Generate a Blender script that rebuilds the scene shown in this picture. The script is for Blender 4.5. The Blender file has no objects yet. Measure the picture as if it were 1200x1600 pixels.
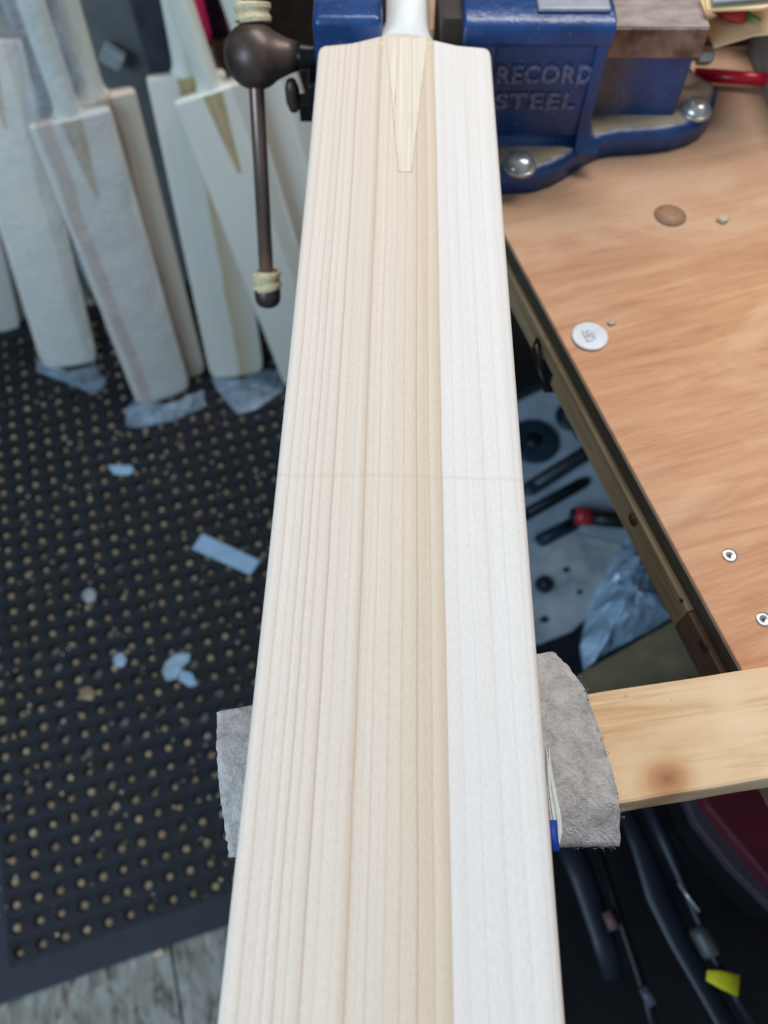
import bpy, bmesh, math, random
from mathutils import Vector, Matrix, noise
C = bpy.context.scene.collection
S = bpy.context.scene
R = math.radians
random.seed(7)

# ------------------------------------------------------------------ camera
CAMZ = 1.28                      # eye height over the floor
PITCH = R(61.3)                  # looking down
FPX = 1200.0
cam_d = bpy.data.cameras.new('camera'); cam = bpy.data.objects.new('camera', cam_d); C.objects.link(cam)
cam.location = (0, 0, CAMZ); cam.rotation_euler = (R(90) - PITCH, 0, 0)
cam_d.sensor_fit = 'VERTICAL'; cam_d.sensor_height = 36; cam_d.lens = 36 * FPX / 1600
cam_d.clip_start = 0.02
cam_d.dof.use_dof = True; cam_d.dof.focus_distance = 0.325; cam_d.dof.aperture_fstop = 8.0
S.camera = cam

# ------------------------------------------------------------------ world, lights, exposure
S.view_settings.view_transform = 'Standard'; S.view_settings.look = 'None'
S.view_settings.exposure = 0.0; S.view_settings.gamma = 1.0; S.view_settings.use_curve_mapping = False
w = bpy.data.worlds.new('world'); S.world = w; w.use_nodes = True
w.node_tree.nodes['Background'].inputs[0].default_value = (0.62, 0.80, 1.0, 1)
w.node_tree.nodes['Background'].inputs[1].default_value = 0.38

def area(name, loc, target, size, power, col):
    l = bpy.data.lights.new(name, 'AREA'); l.shape = 'RECTANGLE'; l.size, l.size_y = size
    l.energy = power; l.color = col
    o = bpy.data.objects.new(name, l); C.objects.link(o); o.location = loc
    o.rotation_euler = (Vector(target) - Vector(loc)).to_track_quat('-Z', 'Y').to_euler()
    return o
area('ceiling_strip_lamp', (0.45, 0.95, 2.25), (0.12, 0.35, 0.9), (1.3, 0.35), 21.5, (1.0, 0.965, 0.92))
area('window_light', (-1.2, -0.8, 1.75), (-0.35, 1.0, 0.35), (1.0, 0.9), 28, (0.58, 0.80, 1.0))

# ------------------------------------------------------------------ measuring helper
cp, sp = math.cos(PITCH), math.sin(PITCH)
def ray(x, y):
    u = (x - 600) / FPX; v = (y - 800) / FPX
    return Vector((u, cp - v * sp, -sp - v * cp))
def at(x, y, z):
    """world point at height z that the photo shows at x, y"""
    d = ray(x, y); return Vector((0, 0, CAMZ)) + d * ((z - CAMZ) / d.z)
def at_depth(x, y, D):
    return Vector((0, 0, CAMZ)) + ray(x, y) * D
def at_Y(x, y, Y):
    d = ray(x, y); return Vector((0, 0, CAMZ)) + d * (Y / d.y)

# ------------------------------------------------------------------ materials
def lin(c):
    out = []
    for v in c:
        v /= 255.0
        out.append(v / 12.92 if v <= 0.04045 else ((v + 0.055) / 1.055) ** 2.4)
    return (*out, 1)
class NT:
    def __init__(s, name):
        s.m = bpy.data.materials.new(name); s.m.use_nodes = True; s.t = s.m.node_tree
        s.b = s.t.nodes['Principled BSDF']
    def n(s, typ, **kw):
        nd = s.t.nodes.new(typ)
        for k, v in kw.items(): setattr(nd, k, v)
        return nd
    def l(s, a, b): s.t.links.new(a, b)
    def coord(s, scale=(1, 1, 1), rot=(0, 0, 0)):
        tc = s.n('ShaderNodeTexCoord'); mp = s.n('ShaderNodeMapping')
        mp.inputs['Scale'].default_value = scale; mp.inputs['Rotation'].default_value = rot
        s.l(tc.outputs['Object'], mp.inputs['Vector']); return mp.outputs[0]
    def noise(s, vec, scale, detail=3, rough=0.5, dist=0.0):
        nd = s.n('ShaderNodeTexNoise'); nd.inputs['Scale'].default_value = scale
        nd.inputs['Detail'].default_value = detail; nd.inputs['Roughness'].default_value = rough
        nd.inputs['Distortion'].default_value = dist
        s.l(vec, nd.inputs['Vector']); return nd.outputs['Fac']
    def ramp(s, fac, stops):
        nd = s.n('ShaderNodeValToRGB'); e = nd.color_ramp.elements
        e[0].position, e[0].color = stops[0]; e[1].position, e[1].color = stops[-1]
        for p, c in stops[1:-1]:
            k = e.new(p); k.color = c
        s.l(fac, nd.inputs[0]); return nd.outputs[0]
    def mix(s, a, b, fac, mode='MIX'):
        nd = s.n('ShaderNodeMix', data_type='RGBA', blend_type=mode)
        for v, i in ((a, 6), (b, 7)):
            if isinstance(v, tuple): nd.inputs[i].default_value = v
            else: s.l(v, nd.inputs[i])
        if isinstance(fac, (int, float)): nd.inputs[0].default_value = fac
        else: s.l(fac, nd.inputs[0])
        return nd.outputs[2]
    def math(s, op, a, b=None):
        nd = s.n('ShaderNodeMath', operation=op)
        for v, i in ((a, 0), (b, 1)):
            if v is None: continue
            if isinstance(v, (int, float)): nd.inputs[i].default_value = v
            else: s.l(v, nd.inputs[i])
        return nd.outputs[0]
    def col(s, c): s.l(c, s.b.inputs['Base Color']) if not isinstance(c, tuple) else setattr(s.b.inputs['Base Color'], 'default_value', c)
    def bump(s, h, strength=0.3, dist=0.001):
        nd = s.n('ShaderNodeBump'); nd.inputs['Strength'].default_value = strength; nd.inputs['Distance'].default_value = dist
        s.l(h, nd.inputs['Height']); s.l(nd.outputs[0], s.b.inputs['Normal'])
    def set(s, rough=0.5, metal=0.0, spec=0.5):
        s.b.inputs['Roughness'].default_value = rough; s.b.inputs['Metallic'].default_value = metal
        s.b.inputs['Specular IOR Level'].default_value = spec; return s
BLK, WHT = (0, 0, 0, 1), (1, 1, 1, 1)
def simple(name, c1, c2=None, scale=60, rough=0.6, metal=0.0, spec=0.4, bump=0.0, bdist=0.001, stretch=(1, 1, 1), lo=0.35, hi=0.65):
    t = NT(name).set(rough, metal, spec); co = t.coord(stretch)
    f = t.noise(co, scale, 4, 0.6)
    if c2 is None: t.col(lin(c1))
    else: t.col(t.ramp(f, [(lo, lin(c1)), (hi, lin(c2))]))
    if bump: t.bump(f, bump, bdist)
    return t.m

def bat_face_material():
    t = NT('pale_willow').set(0.55, 0, 0.25)
    tc = t.n('ShaderNodeTexCoord'); sep = t.n('ShaderNodeSeparateXYZ'); t.l(tc.outputs['Object'], sep.inputs[0])
    slow = t.coord((9, 2.6, 9)); wob = t.noise(slow, 1.0, 3, 0.55)
    fine = t.noise(t.coord((30, 22, 30)), 1.0, 2, 0.5)
    x = t.math('ADD', sep.outputs['X'], t.math('MULTIPLY', t.math('SUBTRACT', wob, 0.5), 0.0052))
    x = t.math('ADD', x, t.math('MULTIPLY', t.math('SUBTRACT', fine, 0.5), 0.0007))
    u = t.math('DIVIDE', t.math('ADD', x, 0.056), 0.112)
    lines = [(-.0500, .3), (-.0462, .55), (-.0425, .35), (-.0392, .6), (-.0357, .75), (-.0324, .5), (-.0275, .9), (-.0236, .35), (-.019, .35), (-.0142, .8),
             (-.0110, .35), (-.0081, .6), (-.0050, .3), (-.0023, .5), (.0026, .6), (.0083, 1.0), (.0135, .6), (.0190, .85),
             (.0245, .4), (.030, .45), (.037, .5), (.0436, .45), (.0500, .4)]
    base = None
    for part in (lines[:8], lines[8:16], lines[16:]):
        st = [(0.0, BLK)]
        for p, s_ in part:
            q = (p + .056) / .112
            st += [(q - .012, (s_ * .16,) * 3 + (1,)), (q - .0012, (s_ * .8,) * 3 + (1,)), ]
            if q + .006 < 0.998: st += []
        # drop after each line is made by the next low stop; add it explicitly where room allows
        st2 = []
        pts = [(p + .056) / .112 for p, _ in part]
        for k, (p, s_) in enumerate(part):
            q = (p + .056) / .112
            st2.append((q, (s_ * .85,) * 3 + (1,))); st2.append((q + .010, (0, 0, 0, 1)))
        full = [(0.0, BLK)]
        for n_, (q, c_) in enumerate(st2):
            if n_ % 2 == 0: full.append((max(q - .006, full[-1][0] + .0005), (c_[0] * .30,) * 3 + (1,))); full.append((q - .0008, c_))
            else: full.append((st2[n_ - 1][0] + .004, BLK))
        st2 = full
        r = t.ramp(u, st2)
        base = r if base is None else t.mix(base, r, 1.0, 'LIGHTEN')
    # tone over the width: cream heartwood left, whiter sapwood right
    cream, cream2, tan, white = lin((231, 216, 196)), lin((226, 206, 182)), lin((224, 200, 170)), lin((231, 226, 222))
    tone = t.ramp(u, [(0.0, lin((228, 216, 204))), (.20, lin((227, 213, 200))), (.345, lin((226, 212, 197))), (.368, lin((217, 198, 179))), (.392, lin((227, 213, 198))),
                      (.50, lin((226, 211, 194))), (.575, lin((224, 208, 188))), (.60, lin((219, 200, 177))), (.635, lin((222, 205, 185))), (.666, lin((218, 199, 175))), (.672, lin((228, 221, 215))), (.85, lin((229, 223, 218))), (1.0, lin((229, 223, 217)))])
    streak = t.noise(t.coord((420, 6, 420)), 1.0, 3, 0.55)
    speck = t.noise(t.coord((1700, 420, 1700)), 1.0, 2, .6)
    side = t.ramp(u, [(.66, WHT), (.68, (.55,) * 3 + (1,))])
    c = t.mix(tone, t.mix(tone, lin((166, 122, 90)), .72), t.mix(base, side, 1.0, 'MULTIPLY'))
    sh = t.ramp(streak, [(.3, (.955, .945, .935, 1)), (.7, (1.015, 1.015, 1.02, 1))])
    c = t.mix(c, sh, 0.75, 'MULTIPLY')
    c = t.mix(c, t.ramp(speck, [(.32, (.92, .91, .895, 1)), (.62, (1.03, 1.03, 1.03, 1))]), .7, 'MULTIPLY')
    band = t.noise(t.coord((120, 2.0, 120)), 1.0, 2, 0.5)
    c = t.mix(c, t.ramp(band, [(.35, (.965, .945, .925, 1)), (.62, (1.0, 1.0, 1.0, 1))]), .8, 'MULTIPLY')
    # ray flecks: short dark ticks along the grain
    vo = t.n('ShaderNodeTexVoronoi'); vo.inputs['Scale'].default_value = 1.0; t.l(t.coord((300, 34, 10)), vo.inputs['Vector'])
    tick = t.ramp(vo.outputs['Distance'], [(.04, WHT), (.12, BLK)])
    gate = t.ramp(t.noise(t.coord((70, 18, 1)), 1.0, 2), [(.62, BLK), (.70, WHT)])
    c = t.mix(c, lin((190, 150, 110)), t.math('MULTIPLY', t.math('MULTIPLY', tick, gate), .35))
    # cross-grain bar at mid blade
    yb = t.math('ABSOLUTE', t.math('SUBTRACT', t.math('ADD', sep.outputs['Y'], t.math('MULTIPLY', fine, .002)), .2485))
    bar = t.ramp(t.math('MULTIPLY', yb, 400), [(0.0, WHT), (.5, BLK)])
    c = t.mix(c, lin((196, 160, 124)), t.math('MULTIPLY', bar, .22))
    t.col(c)
    grit = t.noise(t.coord((1500, 900, 1500)), 1.0, 2)
    t.bump(t.math('ADD', grit, speck), .16, .0003)
    return t.m
M = {}
M['willow'] = bat_face_material()
def splice_mat():
    t = NT('cane_splice').set(.55, 0, .25)
    f = t.noise(t.coord((1100, 5, 900)), 1.0, 3, .6)
    g = t.noise(t.coord((900, 16, 500)), 1.0, 2, .6)
    c = t.ramp(f, [(.30, lin((202, 182, 154))), (.45, lin((222, 208, 188))), (.62, lin((230, 219, 203)))])
    c = t.mix(c, lin((178, 152, 120)), t.ramp(g, [(.60, BLK), (.70, (.7,)*3+(1,))]))
    t.col(c); return t.m
M['cane'] = splice_mat()
M['joint'] = simple('glue_joint', (176, 150, 116), (206, 180, 146), 300)
M['glue'] = simple('yellow_glue', (224, 196, 140), (228, 208, 168), 200)
M['handle_white'] = simple('pale_handle', (226, 230, 228), (240, 240, 236), 120, rough=.4, bump=.1, stretch=(1, .2, 1))
def bench_mat():
    t = NT('worn_plywood').set(.48, 0, .35)
    f = t.noise(t.coord((9, 90, 9)), 1.0, 5, .65, .4)
    g = t.noise(t.coord((2.2, 4.5, 1)), 3.0, 4, .6, .8)
    fine = t.noise(t.coord((40, 900, 10)), 1.0, 3, .6)
    c = t.ramp(f, [(.3, lin((178, 122, 82))), (.5, lin((204, 146, 104))), (.7, lin((218, 166, 122)))])
    c = t.mix(c, lin((226, 184, 146)), t.ramp(g, [(.5, BLK), (.62, (.55,) * 3 + (1,))]))
    c = t.mix(c, lin((150, 108, 80)), t.ramp(t.noise(t.coord((7, 7, 7)), 1.0, 5, .7), [(.55, BLK), (.75, (.5,) * 3 + (1,))]))
    c = t.mix(c, t.ramp(fine, [(.3, (.86, .84, .82, 1)), (.6, WHT)]), .7, 'MULTIPLY')
    # grey metal dust near the vice
    sep = t.n('ShaderNodeSeparateXYZ'); tc = t.n('ShaderNodeTexCoord'); t.l(tc.outputs['Object'], sep.inputs[0])
    d = t.ramp(t.math('ADD', t.math('MULTIPLY', sep.outputs['Y'], 1.0), t.math('MULTIPLY', g, .12)), [(.27, BLK), (.48, (.7,) * 3 + (1,))])
    c = t.mix(c, lin((168, 142, 122)), d)
    t.col(c); t.bump(fine, .25, .0006); return t.m
M['ply'] = bench_mat()
M['ply_edge'] = simple('dark_ply_edge', (70, 66, 58), (92, 84, 70), 90, stretch=(1, 1, 8))
M['batten'] = simple('dull_batten_wood', (148, 126, 96), (176, 150, 114), 30, stretch=(6, .6, 6), bump=.2)
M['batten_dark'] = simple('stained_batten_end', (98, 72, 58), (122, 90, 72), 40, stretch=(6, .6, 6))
M['knot'] = simple('dark_knot', (58, 34, 26), (84, 52, 38), 150)
def pine_mat():
    t = NT('pine_timber').set(.6, 0, .2)
    base = t.coord((7, 95, 60))
    d = t.n('ShaderNodeTexCoord')
    f = t.noise(base, 1.0, 4, .55, .5)
    c = t.ramp(f, [(.3, lin((208, 164, 116))), (.5, lin((228, 190, 150))), (.68, lin((236, 205, 168)))])
    g = t.noise(t.coord((14, 30, 20)), 1.0, 4, .6)
    ln = t.noise(t.coord((3.5, 60, 60)), 1.0, 3, .5, 1.2)
    c = t.mix(c, lin((190, 146, 98)), t.ramp(ln, [(.47, BLK), (.50, (.5,) * 3 + (1,)), (.53, BLK)]))
    c = t.mix(c, lin((238, 210, 170)), t.ramp(g, [(.45, BLK), (.65, (.7,) * 3 + (1,))]))
    # worm and nail specks
    vo = t.n('ShaderNodeTexVoronoi'); vo.inputs['Scale'].default_value = 60; t.l(t.coord((1, 1, .2)), vo.inputs['Vector'])
    gate = t.ramp(t.noise(t.coord((40, 40, 1)), 1.0, 2), [(.58, BLK), (.66, WHT)])
    c = t.mix(c, lin((110, 74, 44)), t.math('MULTIPLY', t.ramp(vo.outputs['Distance'], [(.05, WHT), (.11, BLK)]), gate))
    # one large knot
    sep = t.n('ShaderNodeSeparateXYZ'); t.l(d.outputs['Object'], sep.inputs[0])
    kx = t.math('DIVIDE', t.math('SUBTRACT', sep.outputs['X'], KNOT[0]), .012)
    ky = t.math('DIVIDE', t.math('SUBTRACT', sep.outputs['Y'], KNOT[1]), .0085)
    r = t.math('SQRT', t.math('ADD', t.math('MULTIPLY', kx, kx), t.math('MULTIPLY', ky, ky)))
    r = t.math('ADD', r, t.math('MULTIPLY', t.math('SUBTRACT', g, .5), 1.0))
    c = t.mix(c, t.ramp(t.math('MULTIPLY', r, .5), [(0.0, lin((96, 60, 44))), (.06, lin((160, 108, 76))), (.3, lin((194, 144, 104))), (.5, lin((214, 166, 120)))]), t.ramp(t.math('MULTIPLY', r, .5), [(.40, WHT), (.75, BLK)]))
    t.col(c); t.bump(f, .3, .0008); return t.m
TT = .9335
_t1, _t2 = at(1200, 1040, TT), at(915, 1084, TT); _ta = math.atan2((_t1 - _t2).y, (_t1 - _t2).x); _k = at(1043, 1217, TT) - _t2
KNOT = (_k.x * math.cos(_ta) + _k.y * math.sin(_ta), -_k.x * math.sin(_ta) + _k.y * math.cos(_ta))
M['pine'] = pine_mat()
def vice_mat():
    t = NT('blue_enamel').set(.33, 0, .6)
    g = t.noise(t.coord((1, 1, 1)), 45, 4, .6); h = t.noise(t.coord((1, 1, 1)), 260, 3, .6)
    c = t.ramp(g, [(.3, lin((14, 50, 98))), (.7, lin((26, 70, 128)))])
    geo = t.n('ShaderNodeNewGeometry'); sep = t.n('ShaderNodeSeparateXYZ'); t.l(geo.outputs['Normal'], sep.inputs[0])
    pos = t.n('ShaderNodeSeparateXYZ'); t.l(geo.outputs['Position'], pos.inputs[0])
    # sawdust lies on the upward faces of the foot
    up = t.ramp(sep.outputs['Z'], [(.90, BLK), (.99, WHT)])
    low = t.ramp(pos.outputs['Z'], [(.930, WHT), (.940, BLK)])
    patch = t.ramp(t.noise(t.coord((1, 1, 1)), 22, 3, .6), [(.36, BLK), (.50, (.85,) * 3 + (1,))])
    c = t.mix(c, lin((206, 178, 142)), t.math('MULTIPLY', t.math('MULTIPLY', up, low), patch))
    grime = t.ramp(t.math('ADD', pos.outputs['X'], t.math('MULTIPLY', t.noise(t.coord((1, 1, 1)), 70, 4, .7), .03)), [(.178, (.9,) * 3 + (1,)), (.200, BLK)])
    gx = t.ramp(pos.outputs['Y'], [(.535, BLK), (.540, WHT)])
    gg = t.math('MULTIPLY', t.math('MULTIPLY', grime, gx), t.ramp(h, [(.35, (.4,) * 3 + (1,)), (.6, WHT)]))
    c = t.mix(c, lin((110, 98, 88)), gg)
    sp_ = t.ramp(h, [(.66, BLK), (.72, (.5,) * 3 + (1,))])
    c = t.mix(c, lin((140, 125, 112)), sp_)
    t.col(c); t.bump(t.noise(t.coord((1, 1, 1)), 120, 4, .6), .55, .0014)
    return t.m
M['blue'] = vice_mat()
M['letter_blue'] = simple('dusty_raised_blue', (58, 78, 124), (122, 126, 148), 300, rough=.4)
M['steel_brown'] = simple('worn_brown_steel', (92, 72, 62), (150, 128, 116), 55, rough=.42, metal=.35, bump=.2)
M['steel_top'] = simple('worn_bright_steel', (150, 132, 126), (186, 170, 164), 45, rough=.42, metal=.3, bump=.2, stretch=(1, 3, 1))
M['steel_lav'] = simple('grey_worn_steel', (140, 144, 160), (164, 164, 172), 60, rough=.5, metal=.3)
M['dark_iron'] = simple('dark_cast_iron', (62, 50, 47), (96, 78, 70), 50, rough=.4, metal=.35, spec=.5, bump=.2)
M['black_iron'] = simple('black_oiled_iron', (24, 22, 26), (40, 36, 40), 60, rough=.3, metal=.5)
M['bar_steel'] = simple('brown_steel_bar', (108, 90, 84), (140, 118, 108), 40, rough=.32, metal=.65, stretch=(1, 1, .1))
M['twine'] = simple('cream_twine', (196, 178, 140), (228, 212, 176), 400, rough=.9, bump=.4)
M['zinc'] = simple('zinc_bolt', (176, 178, 176), (206, 206, 200), 160, rough=.26, metal=.7)
M['dark_wood'] = simple('dark_jaw_liner', (44, 34, 32), (62, 48, 42), 60)
def felt_mat():
    t = NT('grey_felt').set(.95, 0, .1)
    f = t.noise(t.coord((1, 1, 1)), 130, 5, .7, .6); g = t.noise(t.coord((1, 1, 1)), 650, 3, .7)
    c = t.ramp(f, [(.3, lin((160, 155, 153))), (.55, lin((196, 191, 188))), (.75, lin((210, 205, 202)))])
    c = t.mix(c, t.ramp(g, [(.3, (.8, .8, .8, 1)), (.7, (1.05, 1.05, 1.05, 1))]), .8, 'MULTIPLY')
    t.col(c); t.bump(t.math('ADD', f, t.math('MULTIPLY', g, .5)), .8, .0018); return t.m
M['felt'] = felt_mat()
M['cord'] = simple('white_cord', (206, 212, 208), (226, 228, 222), 500, rough=.5)
M['blue_tape'] = simple('blue_tape', (26, 62, 156))
def mat_rubber():
    t = NT('black_rubber').set(.62, 0, .35)
    f = t.noise(t.coord((1, 1, 1)), 260, 4, .7); g = t.noise(t.coord((1, 1, 1)), 6, 3, .6)
    c = t.ramp(f, [(.35, lin((20, 22, 28))), (.62, lin((30, 33, 40))), (.74, lin((62, 58, 56)))])
    c = t.mix(c, lin((18, 24, 38)), t.ramp(g, [(.4, BLK), (.6, (.6,) * 3 + (1,))]))
    t.col(c); t.bump(f, .6, .002); return t.m
M['rubber'] = mat_rubber()
M['rubber_plain'] = simple('smooth_rubber_border', (24, 31, 42), (32, 38, 50), 40, rough=.6)
def dust_mat():
    t = NT('sawdust_plug').set(.95, 0, .1)
    oi = t.n('ShaderNodeNewGeometry'); 
    f = t.noise(t.coord((1, 1, 1)), 38, 3, .6); g = t.noise(t.coord((1, 1, 1)), 500, 3, .7)
    c = t.ramp(f, [(.3, lin((116, 100, 84))), (.5, lin((150, 130, 108))), (.68, lin((188, 166, 140)))])
    c = t.mix(c, t.ramp(g, [(.35, (.6, .6, .6, 1)), (.65, (1.1, 1.1, 1.1, 1))]), .8, 'MULTIPLY')
    t.col(c); return t.m
M['dust'] = dust_mat()
def floor_mat():
    t = NT('weathered_floor').set(.75, 0, .25)
    f = t.noise(t.coord((60, 22, 1)), 1.0, 5, .7, .5); g = t.noise(t.coord((18, 10, 1)), 1.0, 3, .6)
    c = t.ramp(f, [(.38, lin((92, 84, 74))), (.5, lin((136, 136, 130))), (.66, lin((160, 162, 156)))])
    c = t.mix(c, lin((128, 122, 112)), t.ramp(g, [(.5, BLK), (.65, (.6,) * 3 + (1,))]))
    t.col(c); t.bump(f, .4, .001); return t.m
M['floor'] = floor_mat()
def blade_mat(name, a, b, stripe, x0=.0, x1=.02):
    t = NT(name).set(.6, 0, .25)
    f = t.noise(t.coord((260, 5, 40)), 1.0, 3, .6)
    c = t.ramp(f, [(.3, lin(a)), (.7, lin(b))])
    tc = t.n('ShaderNodeTexCoord'); sep = t.n('ShaderNodeSeparateXYZ'); t.l(tc.outputs['Object'], sep.inputs[0])
    wob = t.noise(t.coord((3, 4, 3)), 1.0, 2)
    x = t.math('ADD', sep.outputs['X'], t.math('MULTIPLY', t.math('SUBTRACT', wob, .5), .03))
    u = t.math('DIVIDE', t.math('ADD', x, .055), .11)
    q0, q1 = (x0 + .055) / .11, (x1 + .055) / .11
    k = t.ramp(u, [(max(0, q0 - .03), BLK), (q0, (.8,) * 3 + (1,)), (q1, (.8,) * 3 + (1,)), (min(1, q1 + .03), BLK)])
    t.col(t.mix(c, lin(stripe), k)); t.bump(f, .1, .0005); return t.m
M['w_grey'] = blade_mat('spare_willow_cream', (220, 214, 204), (230, 225, 216), (196, 170, 148), -.045, -.028)
M['w_tan'] = blade_mat('spare_willow_tan', (208, 196, 178), (220, 208, 192), (174, 148, 122), .0, .02)
M['w_yel'] = blade_mat('spare_willow_heartwood', (220, 216, 204), (232, 228, 218), (194, 168, 124), .004, .055)
M['w_pale'] = blade_mat('spare_willow_pale', (222, 218, 206), (230, 228, 220), (206, 198, 184), .03, .05)
M['w_hand'] = simple('spare_handle_pale', (216, 218, 206), (230, 230, 218), 60, stretch=(1, .2, 1))
M['w_splice'] = simple('spare_splice_cane', (170, 146, 104), (196, 176, 138), 200, stretch=(1, .1, 1))
def plastic(name, col, alpha, rough=.22):
    t = NT(name).set(rough, 0, .8); t.col(lin(col))
    f = t.noise(t.coord((1, 1, .5)), 38, 4, .6, .8); t.bump(f, .9, .006)
    tr = t.n('ShaderNodeBsdfTransparent'); mx = t.n('ShaderNodeMixShader')
    fac = t.ramp(t.noise(t.coord((1, 1, .4)), 16, 4, .65, 1.0), [(.35, (alpha * .55,) * 3 + (1,)), (.7, (min(1, alpha * 1.5),) * 3 + (1,))])
    t.l(fac, mx.inputs[0]); t.l(tr.outputs[0], mx.inputs[1]); t.l(t.b.outputs[0], mx.inputs[2])
    out = t.t.nodes['Material Output']; t.l(mx.outputs[0], out.inputs['Surface'])
    return t.m
M['film'] = plastic('clear_wrap', (232, 236, 242), .27, .16)
M['film_blue'] = plastic('crumpled_clear_bag', (180, 205, 230), .42)
M['bag_blue'] = plastic('blue_poly_bag', (178, 210, 240), .85, .2)
M['wall'] = simple('dim_wall', (70, 68, 66), (84, 80, 76), 8)
M['charcoal'] = simple('charcoal_plastic', (104, 106, 108), (120, 122, 124), 20, rough=.5)
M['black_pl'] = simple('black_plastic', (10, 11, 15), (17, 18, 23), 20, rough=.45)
M['navy_pl'] = simple('dark_navy_plastic', (19, 24, 34), (27, 33, 45), 20, rough=.45)
M['slate'] = simple('slate_plastic', (58, 66, 80), (82, 88, 100), 20, rough=.4)
M['chip'] = simple('blue_grey_offcut', (140, 170, 198), (154, 184, 212), 30, rough=.5)
M['chip_pale'] = simple('pale_paint_flake', (130, 156, 178), (168, 190, 204), 60, rough=.6)
M['shaving'] = simple('wood_shaving', (176, 158, 130), (206, 192, 166), 60, rough=.8)
M['foam'] = simple('slate_blue_foam', (134, 150, 166), (160, 176, 192), 14, rough=.85)
M['foam2'] = simple('grey_rag', (132, 142, 152), (182, 190, 196), 20, rough=.9, bump=.5, bdist=.004)
M['teal_dark'] = simple('dark_teal_metal', (20, 40, 56), (34, 56, 72), 30, rough=.5, metal=.2)
M['tool_grey'] = simple('dull_tool_grey', (66, 70, 78), (88, 90, 92), 40, rough=.5, metal=.3)
M['red'] = simple('red_plastic', (150, 30, 44), (170, 40, 54), 30, rough=.35)
M['red_tube'] = simple('red_gloss_tube', (176, 18, 40), (196, 26, 50), 30, rough=.25)
M['card'] = simple('olive_cardboard', (116, 106, 84), (140, 126, 98), 30, rough=.85)
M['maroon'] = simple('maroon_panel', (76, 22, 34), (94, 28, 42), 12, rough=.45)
M['mauve'] = simple('mauve_grey_edge', (54, 46, 56), (64, 56, 66), 20, rough=.5)
M['yellow'] = simple('yellow_label', (206, 198, 20), (222, 212, 34), 20)
M['manila'] = simple('manila_paper', (222, 192, 146), (232, 204, 160), 10, rough=.8)
M['green'] = simple('green_plastic', (40, 110, 40), (60, 140, 56))
M['red_print'] = simple('red_print', (150, 30, 40), (180, 60, 50))
M['disc_white'] = simple('white_plastic_disc', (214, 218, 226), (228, 232, 238), 60, rough=.35)
M['disc_mark'] = simple('grey_moulded_mark', (168, 172, 184), (180, 184, 194), 60)
M['stain'] = simple('dark_ring_stain', (112, 84, 64), (132, 100, 76), 120)
M['stain_in'] = simple('brown_disc_stain', (146, 110, 84), (168, 128, 96), 200)
M['pink'] = simple('pink_grip', (190, 24, 84), (206, 40, 100))
M['purple'] = simple('dark_purple_cloth', (52, 34, 58), (74, 48, 74), 60)
M['teal'] = simple('teal_grip', (10, 86, 104), (16, 100, 116))
M['brown'] = simple('brown_leather', (92, 66, 56), (120, 90, 76), 50)
M['pinkbrown'] = simple('dusky_pink_label', (96, 66, 70), (110, 78, 80))
M['greycard'] = simple('pale_grey_card', (130, 140, 146), (160, 168, 172), 30)

# ------------------------------------------------------------------ object helpers
def obj(name, bm, mat, parent=None, smooth=True, bevel=0.0, loc=None, segs=2):
    me = bpy.data.meshes.new(name); bm.normal_update(); bm.to_mesh(me); bm.free()
    for m in (mat if isinstance(mat, (list, tuple)) else [mat]): me.materials.append(m)
    o = bpy.data.objects.new(name, me); C.objects.link(o)
    if smooth:
        for p in me.polygons: p.use_smooth = True
    if bevel:
        b = o.modifiers.new('bevel', 'BEVEL'); b.width = bevel; b.segments = segs; b.limit_method = 'ANGLE'; b.angle_limit = R(35)
        if smooth:
            wn = o.modifiers.new('wn', 'WEIGHTED_NORMAL')
    if parent: o.parent = parent
    if loc is not None: o.location = loc
    return o
def tag(o, label, cat, group=None, kind=None):
    o['label'] = label; o['category'] = cat
    if group: o['group'] = group
    if kind: o['kind'] = kind
    return o
def thing(name, label, cat, loc=(0, 0, 0), rotz=0, group=None):
    o = bpy.data.objects.new(name, None); C.objects.link(o); o.empty_display_size = .02
    o.location = loc; o.rotation_euler = (0, 0, rotz); return tag(o, label, cat, group)
def bm_box(bm, x0, x1, y0, y1, z0, z1, mi=0):
    vs = [bm.verts.new((x, y, z)) for x in (x0, x1) for y in (y0, y1) for z in (z0, z1)]
    for f in ((0, 1, 3, 2), (4, 6, 7, 5), (0, 4, 5, 1), (2, 3, 7, 6), (0, 2, 6, 4), (1, 5, 7, 3)):
        bm.faces.new([vs[i] for i in f]).material_index = mi
def box(x0, x1, y0, y1, z0, z1):
    bm = bmesh.new(); bm_box(bm, x0, x1, y0, y1, z0, z1); return bm
def prism(pts, z0, z1, bm=None):
    """pts: xy outline, counter-clockwise; z may be callables"""
    bm = bm or bmesh.new()
    a = [bm.verts.new((p[0], p[1], z0)) for p in pts]; b = [bm.verts.new((p[0], p[1], z1)) for p in pts]
    n = len(pts); bm.faces.new(list(reversed(a))); bm.faces.new(b)
    for i in range(n): bm.faces.new((a[i], a[(i + 1) % n], b[(i + 1) % n], b[i]))
    bmesh.ops.recalc_face_normals(bm, faces=bm.faces); return bm
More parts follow.
